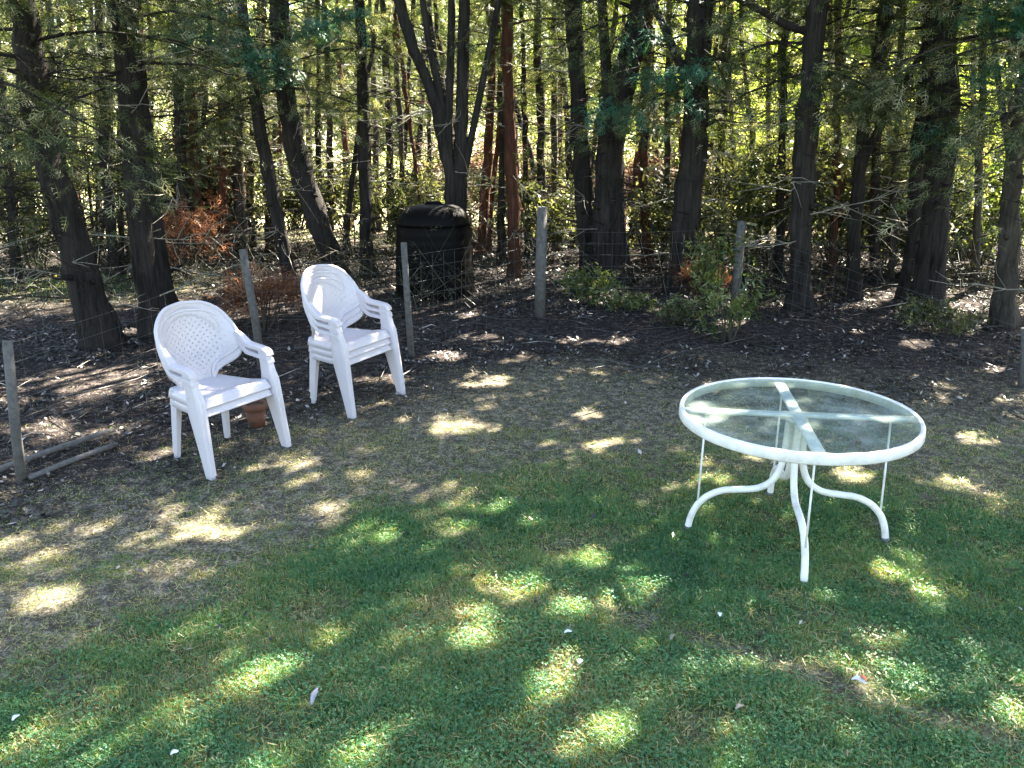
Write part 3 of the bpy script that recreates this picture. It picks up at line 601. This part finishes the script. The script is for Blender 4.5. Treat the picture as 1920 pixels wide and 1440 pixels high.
ys = np.concatenate([[-120, -50, -20, -8, -3], np.arange(0, 16.01, .10), [18, 21, 25, 30, 40, 60, 90, 140, 220]])
X, Y = np.meshgrid(xs, ys)
def hgt(x, y): return (fnoise(x * 2.2, y * 2.2, 40) - .5) * .035 * sstep(0, 1, y) * (1 - sstep(14, 16, y)) * (1 - sstep(8, 10, abs(x)))
gm = MB(); gm.grid(np.stack([X, Y, hgt(X, Y)], -1))
ground = gm.build('ground', ground_mat(), None, smooth=True, rnd=False); tag(ground, kind='structure')
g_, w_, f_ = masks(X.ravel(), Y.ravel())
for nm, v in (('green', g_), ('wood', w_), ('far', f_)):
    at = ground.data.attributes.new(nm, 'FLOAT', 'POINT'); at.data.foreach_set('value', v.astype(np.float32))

# ------------------------------------------------------------------ grass
def blades(n, ymin, ymax, hgtr, seed):
    r = np.random.default_rng(seed)
    y = ymin + (ymax - ymin) * r.random(n) ** .9; x = (r.random(n) - .5) * 2 * (.42 + y * .63)
    g, w, f = masks(x, y)
    tuft = fnoise(x * 9, y * 9, 77)
    pr = (g * (.55 + .9 * tuft) + (1 - g) * .30 * sstep(.3, .6, tuft)) * (1 - w * .93)
    k = r.random(n) < pr; x = x[k]; y = y[k]; g = g[k]; n = len(x)
    d = np.hypot(y, 2.0); L = (r.uniform(hgtr[0], hgtr[1], n)) * (.45 + .55 * g) * (.55 + .9 * tuft[k]); W = r.uniform(.0017, .0032, n) * np.maximum(1, d / 4.0)
    az = r.uniform(0, 2 * PI, n); lean = np.abs(r.normal(size=n)) * .55 + .15
    o = np.stack([np.cos(az), np.sin(az), np.zeros(n)], 1); tw = az + PI / 2 + r.normal(size=n) * .5; s = np.stack([np.cos(tw), np.sin(tw), np.zeros(n)], 1)
    b = np.stack([x, y, hgt(x, y) - .004], 1)
    m = b + o * (L * .35 * lean)[:, None] + np.array([0, 0, 1.0]) * (L * .58)[:, None]
    t = b + o * (L * lean)[:, None] + np.array([0, 0, 1.0]) * (L * (1.0 - .35 * np.minimum(lean, 1.4)))[:, None]
    h = s * (W / 2)[:, None]
    V = np.stack([b - h, b + h, m + h * .85, m - h * .85, t], 1).reshape(-1, 3); i = np.arange(n)[:, None] * 5
    yel = sstep(.44, .62, fnoise(x * 1.1 + 3, y * 1.1, 33)) * sstep(1.2, -.8, x) + .5 * sstep(.5, .66, fnoise(x * 1.7, y * 1.7, 37))
    a = np.clip(r.normal(.40, .17, n) + (1 - g) * .22 + yel * .15, 0, 1); dry = r.random(n) < .05 + .20 * (1 - g) + .10 * yel; a[dry] = r.uniform(.85, 1, dry.sum())
    return V, i + np.array([0, 1, 2, 3]), i + np.array([3, 2, 4]), np.repeat(a, 5)
gb = MB()
for (n, a, b, hr, sd) in [(400000, 2.15, 3.9, (.018, .042), 1), (380000, 3.6, 5.8, (.018, .042), 2), (130000, 5.5, 8.4, (.015, .035), 3), (30000, 10, 12.8, (.04, .09), 4)]:
    V, Q, T, A = blades(n, a, b, hr, sd); gb.add(V, Q, T, A)
def clover(n, ymin, ymax, seed):
    r = np.random.default_rng(seed); y = ymin + (ymax - ymin) * r.random(n); x = (r.random(n) - .5) * 2 * (.42 + y * .63)
    g, w, f = masks(x, y); pa = .25 + .75 * sstep(.36, .66, fnoise(x * 3.1, y * 3.1, 91)); k = r.random(n) < g * pa; x = x[k]; y = y[k]; n = len(x)
    c = np.stack([x, y, hgt(x, y) + r.uniform(.012, .034, n)], 1); a0 = r.uniform(0, 2 * PI, n); L = r.uniform(.0038, .0078, n); out = []
    for j in range(3):
        a = a0 + j * 2 * PI / 3; o = np.stack([np.cos(a), np.sin(a), r.normal(size=n) * .35], 1) * L[:, None]; s_ = np.stack([-np.sin(a), np.cos(a), r.normal(size=n) * .3], 1) * (L * .55)[:, None]
        out.append(np.stack([c, c + o * .6 - s_, c + o * 1.15, c + o * .6 + s_], 1))
    V = np.concatenate(out).reshape(-1, 3); return V, np.arange(len(V)).reshape(-1, 4), np.repeat(np.clip(r.normal(.36, .13, len(V) // 4), 0, .72), 4)
for (n, a, b, sd) in [(60000, 2.15, 4.0, 5), (36000, 4.0, 6.0, 6)]:
    V, Q, A = clover(n, a, b, sd); gb.add(V, Q, None, A)
def thatch(n, seed):
    r = np.random.default_rng(seed); y = 2.15 + 5.6 * r.random(n); x = (r.random(n) - .5) * 2 * (.42 + y * .63); g, w, f = masks(x, y)
    k = r.random(n) < .9 - .8 * w; x = x[k]; y = y[k]; n = len(x)
    L = r.uniform(.012, .04, n); W = r.uniform(.0012, .003, n); a = r.uniform(0, 2 * PI, n); o = np.stack([np.cos(a), np.sin(a), r.normal(size=n) * .25], 1) * (L / 2)[:, None]; s_ = np.stack([-np.sin(a), np.cos(a), 0 * a], 1) * W[:, None]
    c = np.stack([x, y, hgt(x, y) + r.uniform(.004, .022, n)], 1); V = np.stack([c - o - s_, c + o - s_ * .5, c + o + s_ * .5, c - o + s_], 1)
    return V.reshape(-1, 3), np.arange(n * 4).reshape(-1, 4), np.repeat(r.uniform(.78, 1, n), 4)
V, Q, A = thatch(34000, 8); gb.add(V, Q, None, A)
M['grass'] = leaf_mat('grass_blades', [(0, (.022, .075, .034)), (.3, (.048, .178, .072)), (.55, (.098, .255, .088)), (.75, (.19, .255, .050)), (.9, (.34, .30, .12)), (1, (.46, .40, .22))], .36, .04, 2.0, (1.45, 1.2, .22))
gr = gb.build('lawn_grass', M['grass']); tag(gr, 'short green lawn grass thinning to bare turf towards the trees', 'grass', kind='stuff')

# ------------------------------------------------------------------ litter under the trees
def litter():
    mb = MB(); n = 95000
    y = 3.0 + 12 * R.random(n); x = (R.random(n) - .5) * 2 * (.5 + y * .63)
    g, w, f = masks(x, y); k = R.random(n) < (w * .95 * sstep(.30, .62, fnoise(x * 2.4, y * 2.4, 61)) + .014); x = x[k]; y = y[k]; n = len(x)
    S = R.uniform(.010, .024, n) * (1 + .04 * y); az = R.uniform(0, 2 * PI, n); pit = R.normal(size=n) * .35
    o = np.stack([np.cos(az) * np.cos(pit), np.sin(az) * np.cos(pit), np.sin(pit)], 1); s = np.stack([-np.sin(az), np.cos(az), R.normal(size=n) * .3], 1)
    c = np.stack([x, y, hgt(x, y) + .010 + R.random(n) * .015], 1); asp = R.uniform(.25, .6, n)
    V = np.stack([c - o * S[:, None], c + s * (S * asp)[:, None], c + o * S[:, None], c - s * (S * asp)[:, None]], 1)
    mb.add(V.reshape(-1, 3), np.arange(n * 4).reshape(-1, 4), None, np.repeat(R.random(n), 4))
    for i in range(480):
        y = R.uniform(5.5, 13); x = R.uniform(-1, 1) * (.5 + y * .6); g, w, f = masks(np.array([x]), np.array([y]))
        if R.random() > w[0] + .05: continue
        L_ = R.uniform(.1, .7); a = R.uniform(0, 2 * PI); z = R.uniform(.01, .05)
        p0 = np.array([x, y, z]); d = np.array([math.cos(a), math.sin(a), R.normal() * .12]) * L_
        mb.tube(np.array([p0, p0 + d * .5 + R.normal(size=3) * .02, p0 + d]), [.006, .005, .002], 4, a=R.uniform(.25, .92), cap=False)
    o = mb.build('leaf_litter', leaf_mat('litter', [(0, (.008, .007, .007)), (.6, (.030, .026, .024)), (.85, (.09, .075, .068)), (1, (.45, .40, .37))], .15, .06, 4, (1, .9, .8)))
    tag(o, 'dry brown leaves and twigs lying under the trees', 'leaf litter', kind='stuff')
litter()

def undergrowth():
    mb = MB(); fm = MB()
    for i in range(3600):
        y = R.uniform(9.0, 15.5); x = R.uniform(-1, 1) * (.6 + y * .64)
        if R.random() < .5 * (fnoise(np.array([x * .8]), np.array([y * .8]), 70)[0] < .48): continue
        if y < 9.6 + .5 * math.sin(x * 1.7): continue
        L_ = R.uniform(.25, 1.0); a = R.uniform(0, 2 * PI); e = R.uniform(-.1, 1.3)
        d = np.array([math.cos(a) * math.cos(e), math.sin(a) * math.cos(e), math.sin(e)]) * L_; p0 = np.array([x, y, R.uniform(0, .3)])
        r_ = R.uniform(.0022, .0055); c = R.random() ** 3
        mb.tube(np.array([p0, p0 + d * .5 + R.normal(size=3) * .05, p0 + d]), [r_, r_ * .8, r_ * .4], 3, a=c, cap=False)
        if R.random() < .5:
            q = p0 + d * R.uniform(.3, .8); mb.tube(np.array([q, q + R.normal(size=3) * .16]), [r_ * .6, r_ * .3], 3, a=c, cap=False)
    n = 9000; y = 9.4 + 6 * R.random(n); x = R.uniform(-1, 1, n) * (.6 + y * .64); k = fnoise(x * .9, y * .9, 71) > .46; x = x[k]; y = y[k]
    P = np.stack([x, y, np.abs(R.normal(size=len(x))) * .32 + .03], 1); D = R.normal(size=P.shape) * np.array([1, 1, .6])
    place_sprays(mb, P, D, R.uniform(.06, .13, len(P)), NARROW, .8, a=R.uniform(.1, .6, len(P)))
    o = mb.build('undergrowth', leaf_mat('undergrowth_mix', [(0, (.008, .008, .006)), (.35, (.024, .025, .014)), (.6, (.055, .056, .028)), (.85, (.14, .125, .09)), (1, (.34, .31, .26))], .2, .03, 2))
    tag(o, 'low tangle of dead twigs and weeds under the cedars', 'undergrowth', kind='stuff')
undergrowth()

# ------------------------------------------------------------------ resin chairs
def crisp(o):
    o.data.set_sharp_from_angle(angle=math.radians(28)); return o
def make_chair():
    root = empty('resin_chair', (0, 0, 0))
    # seat
    nu, nv = 56, 56; U = np.linspace(-1, 1, nu); Vv = np.linspace(0, 1, nv); u, v = np.meshgrid(U, Vv)
    hw = .195 + .070 * v + .01 * np.sin(v * PI)
    x = -.205 + .43 * v; yy = u * hw
    dish = -.018 * (1 - u * u) * np.sin(np.clip(v * 1.1, 0, 1) * PI)
    e = sstep(.94, 1, np.abs(u)); f = sstep(.93, 1.0, v); bk = sstep(.06, 0, v)
    z = .425 + dish - .052 * np.maximum(e, f) - .03 * bk * 0 + .012 * sstep(.6, .9, v)
    s = MB(); s.grid(np.stack([x, yy, z], -1)); so = s.build('seat', M['plastic'], root, smooth=True)
    md = so.modifiers.new('Solidify', 'SOLIDIFY'); md.thickness = .009
    # back: a wide dished oval on a narrow waist, its rolled edge flowing forward into the arms
    zk = [.425, .47, .51, .55, .59, .63, .68, .73, .78, .83, .875, .91, .935, .946]
    wk = [.135, .128, .140, .190, .250, .284, .295, .294, .285, .264, .231, .184, .125, .0]
    nz = 64; th = np.linspace(0, 1, nz); zz = .425 + .521 * (1 - (1 - th) ** 1.7)
    Wf = np.interp(zz, zk, wk)
    for _ in range(4): Wf[1:-1] = .25 * Wf[:-2] + .5 * Wf[1:-1] + .25 * Wf[2:]
    Wf[-1] = .004
    def bx(y, z):
        fl = sstep(.17, .30, np.abs(y)) * sstep(.86, .62, z)
        return -.190 - .12 * (z - .42) + 1.05 * y ** 2 + .06 * fl
    u = np.linspace(-1, 1, 49)[None, :]; z = np.repeat(zz[:, None], 49, 1); yy = u * Wf[:, None]
    zc, sa, sb_ = .69, .225, .225
    rho = np.sqrt((yy / sa) ** 2 + ((z - zc) / sb_) ** 2)
    x = bx(yy, z) + .009 * sstep(.94, 1.06, rho) * sstep(.50, .56, z)
    b = MB(); b.grid(np.stack([x, yy, z], -1)); bo = b.build('backrest', M['lattice'], root, smooth=True)
    md = bo.modifiers.new('Solidify', 'SOLIDIFY'); md.thickness = .008; md.offset = 0
    rim = []
    for sgn in (-1, 1):
        idx = range(0, nz) if sgn < 0 else range(nz - 2, -1, -1)
        for i in idx: rim.append((bx(Wf[i], zz[i]) + .004, sgn * Wf[i], zz[i]))
    rim = np.array(rim); rb = MB(); rb.tube(rim, .0135, 8); rb.build('rim', M['plastic'], bo, smooth=True)
    for sgn in (-1, 1):
        za = .66; ya = .292; xa = float(bx(ya, za))
        P = np.array([(xa - .02, ya - .010, za + .055), (xa + .02, ya + .002, za + .030), (xa + .07, .297, .650), (.02, .304, .640), (.10, .305, .633), (.155, .303, .626), (.183, .301, .612), (.192, .300, .590)])
        P[:, 1] *= sgn
        am = MB(); am.sweep(P, [.030, .048, .060, .064, .066, .066, .064, .060], [.045, .040, .034, .031, .030, .030, .034, .036], (0, 1, 0), 24, 9)
        crisp(am.build('armrest', M['plastic'], root, smooth=True))
        P = np.array([(.150, .300, .622), (.160, .299, .56), (.176, .297, .48), (.186, .297, .43), (.216, .302, .29), (.245, .307, .14), (.272, .312, .0)]); P[:, 1] *= sgn
        lg = MB(); lg.sweep(P, [.050, .050, .056, .062, .056, .048, .042], [.078, .080, .098, .122, .100, .078, .060], (0, 1, 0), 24, 12)
        Q = P[2:].copy(); Q[:, 0] += np.array([.049, .061, .050, .039, .030]); lg.tube(Q, [.006, .007, .007, .006, .005], 6)
        crisp(lg.build('leg', M['plastic'], root, smooth=True))
        P = np.array([(-.155, .182, .425), (-.165, .188, .33), (-.180, .197, .17), (-.195, .206, .0)]); P[:, 1] *= sgn
        lg = MB(); lg.sweep(P, [.050, .044, .036, .030], [.055, .046, .038, .030], (0, 1, 0), 20, 9); crisp(lg.build('leg', M['plastic'], root, smooth=True))
    return root
proto = make_chair()
lab1 = ['bottom white resin chair of the left stack', 'top white resin chair of the left stack with its lattice back showing']
lab2 = ['bottom white resin chair of the stack beside the compost bin', 'middle white resin chair in the stack beside the compost bin', 'top white resin chair with a sunlit back in the stack beside the compost bin']
def stack(labels, x, y, rz, group):
    global used
    for k, lab in enumerate(labels):
        o = proto if not used else copy_tree(proto)
        used = True
        o.location = (x - .004 * k * math.cos(rz), y - .004 * k * math.sin(rz), .050 * k - .012); o.rotation_euler = (0, 0, rz); tag(o, lab, 'chair', group)
used = False
CH1 = (-1.914, 5.25, math.radians(-32)); CH2 = (-1.275, 6.384, math.radians(-29))
stack(lab1, *CH1, 'white chairs stacked on the left'); stack(lab2, *CH2, 'white chairs stacked beside the compost bin')

# ------------------------------------------------------------------ round glass table
TC = np.array([1.455, 4.10, 0.0]); TR, TZ, TA = .592, .70, -.129
tab = empty('garden_table', TC, TA); tag(tab, 'round white metal garden table with an obscure glass top standing on the lawn', 'table')
def ring(prof, n=96):
    a = np.linspace(0, 2 * PI, n, endpoint=False); pr = np.array(prof)
    V = np.stack([np.stack([pr[:, 0] * math.cos(t), pr[:, 0] * math.sin(t), pr[:, 1]], 1) for t in a]); V = np.concatenate([V, V[:1]], 0); return V
mb = MB(); t_ = TZ
mb.grid(ring([(TR - .022, t_ - .004), (TR - .016, t_ + .002), (TR - .004, t_), (TR, t_ - .008), (TR + .002, t_ - .048), (TR - .005, t_ - .055), (TR - .016, t_ - .053), (TR - .018, t_ - .014), (TR - .022, t_ - .004)]))
rimo = mb.build('rim', M['paint'], tab, smooth=True)
mb = MB(); rr = np.linspace(0.001, TR - .0205, 24); a = np.linspace(0, 2 * PI, 97)
mb.grid(np.stack([np.outer(rr, np.cos(a)), np.outer(rr, np.sin(a)), np.full((24, 97), t_ - .006)], -1)); mb.build('glass_top', M['glass'], tab, smooth=True)
for k in range(2):
    d = np.array([math.cos(k * PI / 2), math.sin(k * PI / 2), 0]); s = np.array([-d[1], d[0], 0])
    mb = MB(); P = np.array([-d * (TR - .018) + (0, 0, t_ - .020), -d * .3 + (0, 0, t_ - .020), d * .3 + (0, 0, t_ - .020), d * (TR - .018) + (0, 0, t_ - .020)])
    P[:, 2] -= .0023 * k; mb.sweep(P, .062, .018, s, 12, 5); mb.build('crossbar', M['paint'], tab, smooth=True)
mb = MB(); mb.grid(ring([(.001, t_ - .036), (.052, t_ - .036), (.056, t_ - .042), (.056, t_ - .054), (.04, t_ - .060), (.045, t_ - .30), (.001, t_ - .30)][:5] + [(.001, t_ - .060)], 40)); mb.build('hub', M['paint'], tab, smooth=True)
def catmull(P, n=8):
    P = np.asarray(P, float); P = np.vstack([2 * P[0] - P[1], P, 2 * P[-1] - P[-2]]); out = []
    for i in range(1, len(P) - 2):
        for t in np.linspace(0, 1, n, endpoint=False):
            out.append(.5 * ((2 * P[i]) + (-P[i - 1] + P[i + 1]) * t + (2 * P[i - 1] - 5 * P[i] + 4 * P[i + 1] - P[i + 2]) * t * t + (-P[i - 1] + 3 * P[i] - 3 * P[i + 1] + P[i + 2]) * t ** 3))
    out.append(P[-2]); return np.array(out)
prof = [(.040, .640), (.042, .52), (.055, .40), (.090, .315), (.160, .265), (.260, .250), (.340, .240), (.415, .205), (.470, .145), (.500, .07), (.513, -.012)]
for k in range(4):
    d = np.array([math.cos(k * PI / 2), math.sin(k * PI / 2), 0])
    mb = MB(); mb.tube(catmull([d * r + np.array([0, 0, z]) for r, z in prof]), .0180, 12); lg = mb.build('leg', M['paint'], tab, smooth=True)
    mb = MB(); mb.tube(np.array([d * .509 + (0, 0, .022), d * .514 + (0, 0, -.012)]), .0205, 12); mb.build('foot_cap', M['wire'], lg, smooth=True)
    mb = MB(); mb.tube(np.array([d * .468 + (0, 0, .15), d * .462 + (0, 0, .40), d * .455 + (0, 0, t_ - .028)]), .0055, 7); mb.build('brace_rod', M['paint'], tab, smooth=True)

# ------------------------------------------------------------------ compost bin
def compost_bin():
    c = G(815, 562) + np.array([-.02, .42, 0]); root = empty('compost_bin', c, -.12); tag(root, 'black plastic compost bin with a rounded lid under the trees', 'compost bin')
    n = 48; a = np.arange(n) * 2 * PI / n; ca, sa = np.cos(a), np.sin(a); k = (np.abs(ca) ** 2.7 + np.abs(sa) ** 2.7) ** (-1 / 2.7)
    def loft(prof): return np.stack([np.stack([ca * k * r, sa * k * r, np.full(n, z)], 1) for r, z in prof])
    pr = []
    for i in range(46):
        z = .86 * i / 45; r = .480 - .035 * (z / .86) ** 1.5 + (.003 if (i // 3) % 2 else 0); pr.append((r, z))
    mb = MB(); mb.grid(loft(pr), closed=True); mb.build('body', M['bin'], root, smooth=False)
    mb = MB(); mb.grid(loft([(.40, .855), (.436, .858), (.432, .90), (.412, .96), (.37, 1.02), (.31, 1.065), (.23, 1.09), (.12, 1.10), (.001, 1.103)]), closed=True); lid = mb.build('lid', M['bin'], root, smooth=True)
    mb = MB(); mb.tube(np.array([(-.10, 0, 1.09), (-.08, 0, 1.12), (.08, 0, 1.12), (.10, 0, 1.09)]), .018, 8); mb.build('handle', M['bin'], lid, smooth=True)
    mb = MB(); P = np.array([(0, -.458, .04), (0, -.445, .34)]); mb.sweep(P, .46, .03, (1, 0, 0), 12, 8); mb.build('hatch', M['bin'], root)
    # cut twigs lie against it
compost_bin()

# ------------------------------------------------------------------ wire fence
def fence():
    spec = [((40, 905), (14, 640), 20), ((492, 690), (455, 468), 15), ((772, 668), (757, 455), 13), ((1012, 592), (1017, 388), 21), ((1376, 582), (1391, 415), 18), ((1918, 722), (1922, 615), 16)]
    b0 = G(*spec[0][0]); root = empty('wire_fence', b0); tag(root, 'low wire mesh fence on weathered posts in front of the trees', 'fence')
    tops = []
    for (bx, by), (tx, ty), w in spec:
        b = G(bx, by); t = AT(tx, ty, b[1]); r = w * b[1] / FPX / 2
        mb = MB(); p = [b - (0, 0, .1), b * .6 + t * .4 + R.normal(size=3) * .006, t]
        mb.tube(np.array(p) - b0, [r * 1.05, r, r * .92], 10, rough=.1); mb.build('post', M['post'], root); tops.append((b, t))
    mb = MB()
    for (a, at), (b, bt) in zip(tops[:-1], tops[1:]):
        ha, hb = min(at[2], .95), min(bt[2], .95); Ln = np.hypot(*(b - a)[:2])
        for f in np.linspace(.06, .98, 8):
            p = a + (at - a) * (f * ha / at[2]); q = b + (bt - b) * (f * hb / bt[2]); m_ = (p + q) / 2 - (0, 0, .025)
            mb.tube(np.array([p, m_, q]) - b0, .0010, 3, cap=False)
        nn = int(Ln / .16)
        for i in range(1, nn):
            u = i / nn; p = a + (b - a) * u; h = ha * (1 - u) + hb * u
            mb.tube(np.array([p + (0, 0, .03), p + (0, 0, h * .96)]) - b0, .0008, 3, cap=False)
    mb.build('wire_mesh', M['wire'], root)
fence()

# ------------------------------------------------------------------ small things on the ground
def plank(label, p, q, w, h, z):
    c = (p + q) / 2; root = None
    mb = MB(); n = 8; P = np.array([p + (q - p) * t for t in np.linspace(0, 1, n)]); P[:, 2] = z + np.sin(np.linspace(0, PI, n)) * .006
    d = q - p; s = np.array([-d[1], d[0], 0]) / np.linalg.norm(d[:2]); mb.sweep(P - c, w * np.array([1, 1.02, .98, 1, 1.03, 1, .97, 1]), h, s, 12, 9)
    o = mb.build('plank', M['plank']); o.location = c; tag(o, label, 'plank', 'planks lying by the fence')
plank('weathered plank by the first fence post, the one nearer the trees', G(-30, 905), G(216, 818), .036, .026, .05)
plank('weathered plank by the first fence post, the one nearer the lawn', G(55, 905), G(220, 840), .034, .024, .03)
def pot():
    c = G(482, 798); root = empty('flower_pot', c); tag(root, 'orange terracotta pot standing under the left chair stack', 'pot')
    def lathe(pr, n=32):
        a = np.arange(n) * 2 * PI / n; return np.stack([np.stack([r * np.cos(a), r * np.sin(a), np.full(n, z)], 1) for r, z in pr])
    mb = MB(); mb.grid(lathe([(.001, .0), (.055, .0), (.075, .135), (.066, .135), (.05, .012), (.001, .012)]), closed=True); mb.build('body', M['pot'], root, smooth=False)
    mb = MB(); mb.grid(lathe([(.076, .125), (.086, .127), (.089, .172), (.080, .175), (.070, .172), (.070, .13), (.076, .125)]), closed=True); mb.build('rim', M['pot'], root)
    mb = MB(); mb.grid(lathe([(.001, .150), (.04, .152), (.071, .146)]), closed=True); mb.build('soil', M['drybrown'], root)
pot()
def petal(name, label, cat, px, py, L_, W_, mat, rz, tilt=.25, curl=.35, group=None, z=.03, second=None):
    p = G(px, py); mb = MB(); n, m_ = 9, 5; t = np.linspace(0, 1, n)[:, None]; u = np.linspace(-1, 1, m_)[None, :]
    w = W_ / 2 * np.sin(np.clip(t * .94 + .05, 0, 1) * PI) ** .7
    x = (t - .5) * L_ + 0 * u; y = u * w; zz = curl * (np.abs(u) ** 2) * w + tilt * (t - .5) * L_ + .12 * L_ * np.sin(t * 5)
    mb.grid(np.stack([x, y + 0 * x, zz + 0 * x], -1)); o = mb.build(name, M[mat], None, smooth=True); md = o.modifiers.new('Solidify', 'SOLIDIFY'); md.thickness = .0012
    o.location = (p[0], p[1], z if z > .2 else z + float(hgt(p[0], p[1]))); o.rotation_euler = (0, 0, rz); tag(o, label, cat, group)
    if second: 
        mb = MB(); mb.grid(np.stack([x * .6 + L_ * .25, (y + 0 * x) * .8 + W_ * .55, zz * .8 + 0 * x + .004], -1)); q = mb.build('red_end', M[second], o, smooth=True); q.modifiers.new('Solidify', 'SOLIDIFY').thickness = .001
    return o
PG = 'pale petals on the lawn'
petal('petal', 'white petal on the green grass, the upper of two in the lawn centre', 'petal', 1065, 1203, 0.034, 0.020, 'petal', .2, group=PG, z=.045)
petal('petal', 'bluish white petal just in front of the central white petal', 'petal', 1087, 1258, 0.028, 0.023, 'petal', 1.3, group=PG, z=.045)
petal('petal', 'white petal in the dark grass left of the front table leg', 'petal', 1348, 1167, 0.028, 0.020, 'petal', 1.5, group=PG, z=.045)
petal('petal', 'pale petal at the bottom left corner of the lawn', 'petal', 33, 1360, 0.031, 0.020, 'petal', 1.2, group=PG, z=.045)
petal('petal', 'small grey petal beside a bare patch at the bottom of the lawn', 'petal', 330, 1428, 0.028, 0.020, 'petal', .6, group=PG, z=.045)
petal('petal', 'small pink petal beside the sun patch left of the middle of the lawn', 'petal', 614, 966, 0.028, 0.020, 'petal_pink', .1, group=PG, z=.035)
petal('feather', 'dark grey feather standing in the grass at the lower left', 'feather', 591, 1322, .07, .022, 'feather_grey', 1.45, .5, z=.045)
petal('paper_scrap', 'crumpled grey paper scrap with a red end on the lawn near the front right', 'litter', 1608, 1296, .055, .028, 'petal', -.4, .1, .6, z=.045, second='wrap_red')
for lab, px, py in [('dry brown leaf on green grass, nearest the table', 1385, 1345), ('dry brown leaf lying left of the lower bare patch', 1260, 1210), ('curled dry leaf on the sparse turf in front of the left chairs', 290, 985), ('curled dry leaf on the bare ground beside the planks', 265, 880)]:
    petal('dry_leaf', lab, 'leaf', px, py, .045, .018, 'twig', R.uniform(0, 6), .2, .5, 'dry leaves on the lawn', .04)
pt = AT(1610, 830, 3.78)
o = petal('dry_leaf', 'small dark dead leaf lying on the glass table top', 'leaf', 1610, 830, .035, .022, 'drybrown', .5, .1, .4, None, .5)
d = ray(1610, 830); k = (TZ - CAMH) / d[2]; o.location = (d[0] * k, d[1] * k, TZ + .001)

# ------------------------------------------------------------------ camera, sun, sky
cam = bpy.data.cameras.new('camera'); co = bpy.data.objects.new('camera', cam); col.objects.link(co)
cam.sensor_width = 36; cam.lens = FPX / 1920 * 36; cam.clip_end = 1000; cam.clip_start = .05
co.location = (0, 0, CAMH); co.rotation_euler = (PI / 2 - PITCH, 0, 0); scene.camera = co
w = bpy.data.worlds.new('World'); scene.world = w; w.use_nodes = True; nt = w.node_tree; nt.nodes.clear()
sky = nt.nodes.new('ShaderNodeTexSky'); sky.sky_type = 'NISHITA'; sky.sun_disc = False; sky.sun_elevation = SEL; sky.sun_rotation = math.atan2(SUN[0], SUN[1])
bg = nt.nodes.new('ShaderNodeBackground'); bg.inputs[1].default_value = .056; ow = nt.nodes.new('ShaderNodeOutputWorld')
nt.links.new(sky.outputs[0], bg.inputs[0]); nt.links.new(bg.outputs[0], ow.inputs[0])
sl = bpy.data.lights.new('sun', 'SUN'); sl.energy = 5.0; sl.angle = math.radians(.5); sl.color = (1, .965, .90)
so = bpy.data.objects.new('sun', sl); col.objects.link(so)
from mathutils import Vector
so.rotation_euler = Vector(SUN).to_track_quat('Z', 'Y').to_euler()
vs = scene.view_settings; vs.view_transform = 'Standard'; vs.look = 'None'; vs.exposure = 3.85; vs.gamma = 1
vs.use_white_balance = True; vs.white_balance_temperature = 7250; vs.white_balance_tint = 10
scene.cycles.max_bounces = 8; scene.cycles.transparent_max_bounces = 16; scene.cycles.use_denoising = True
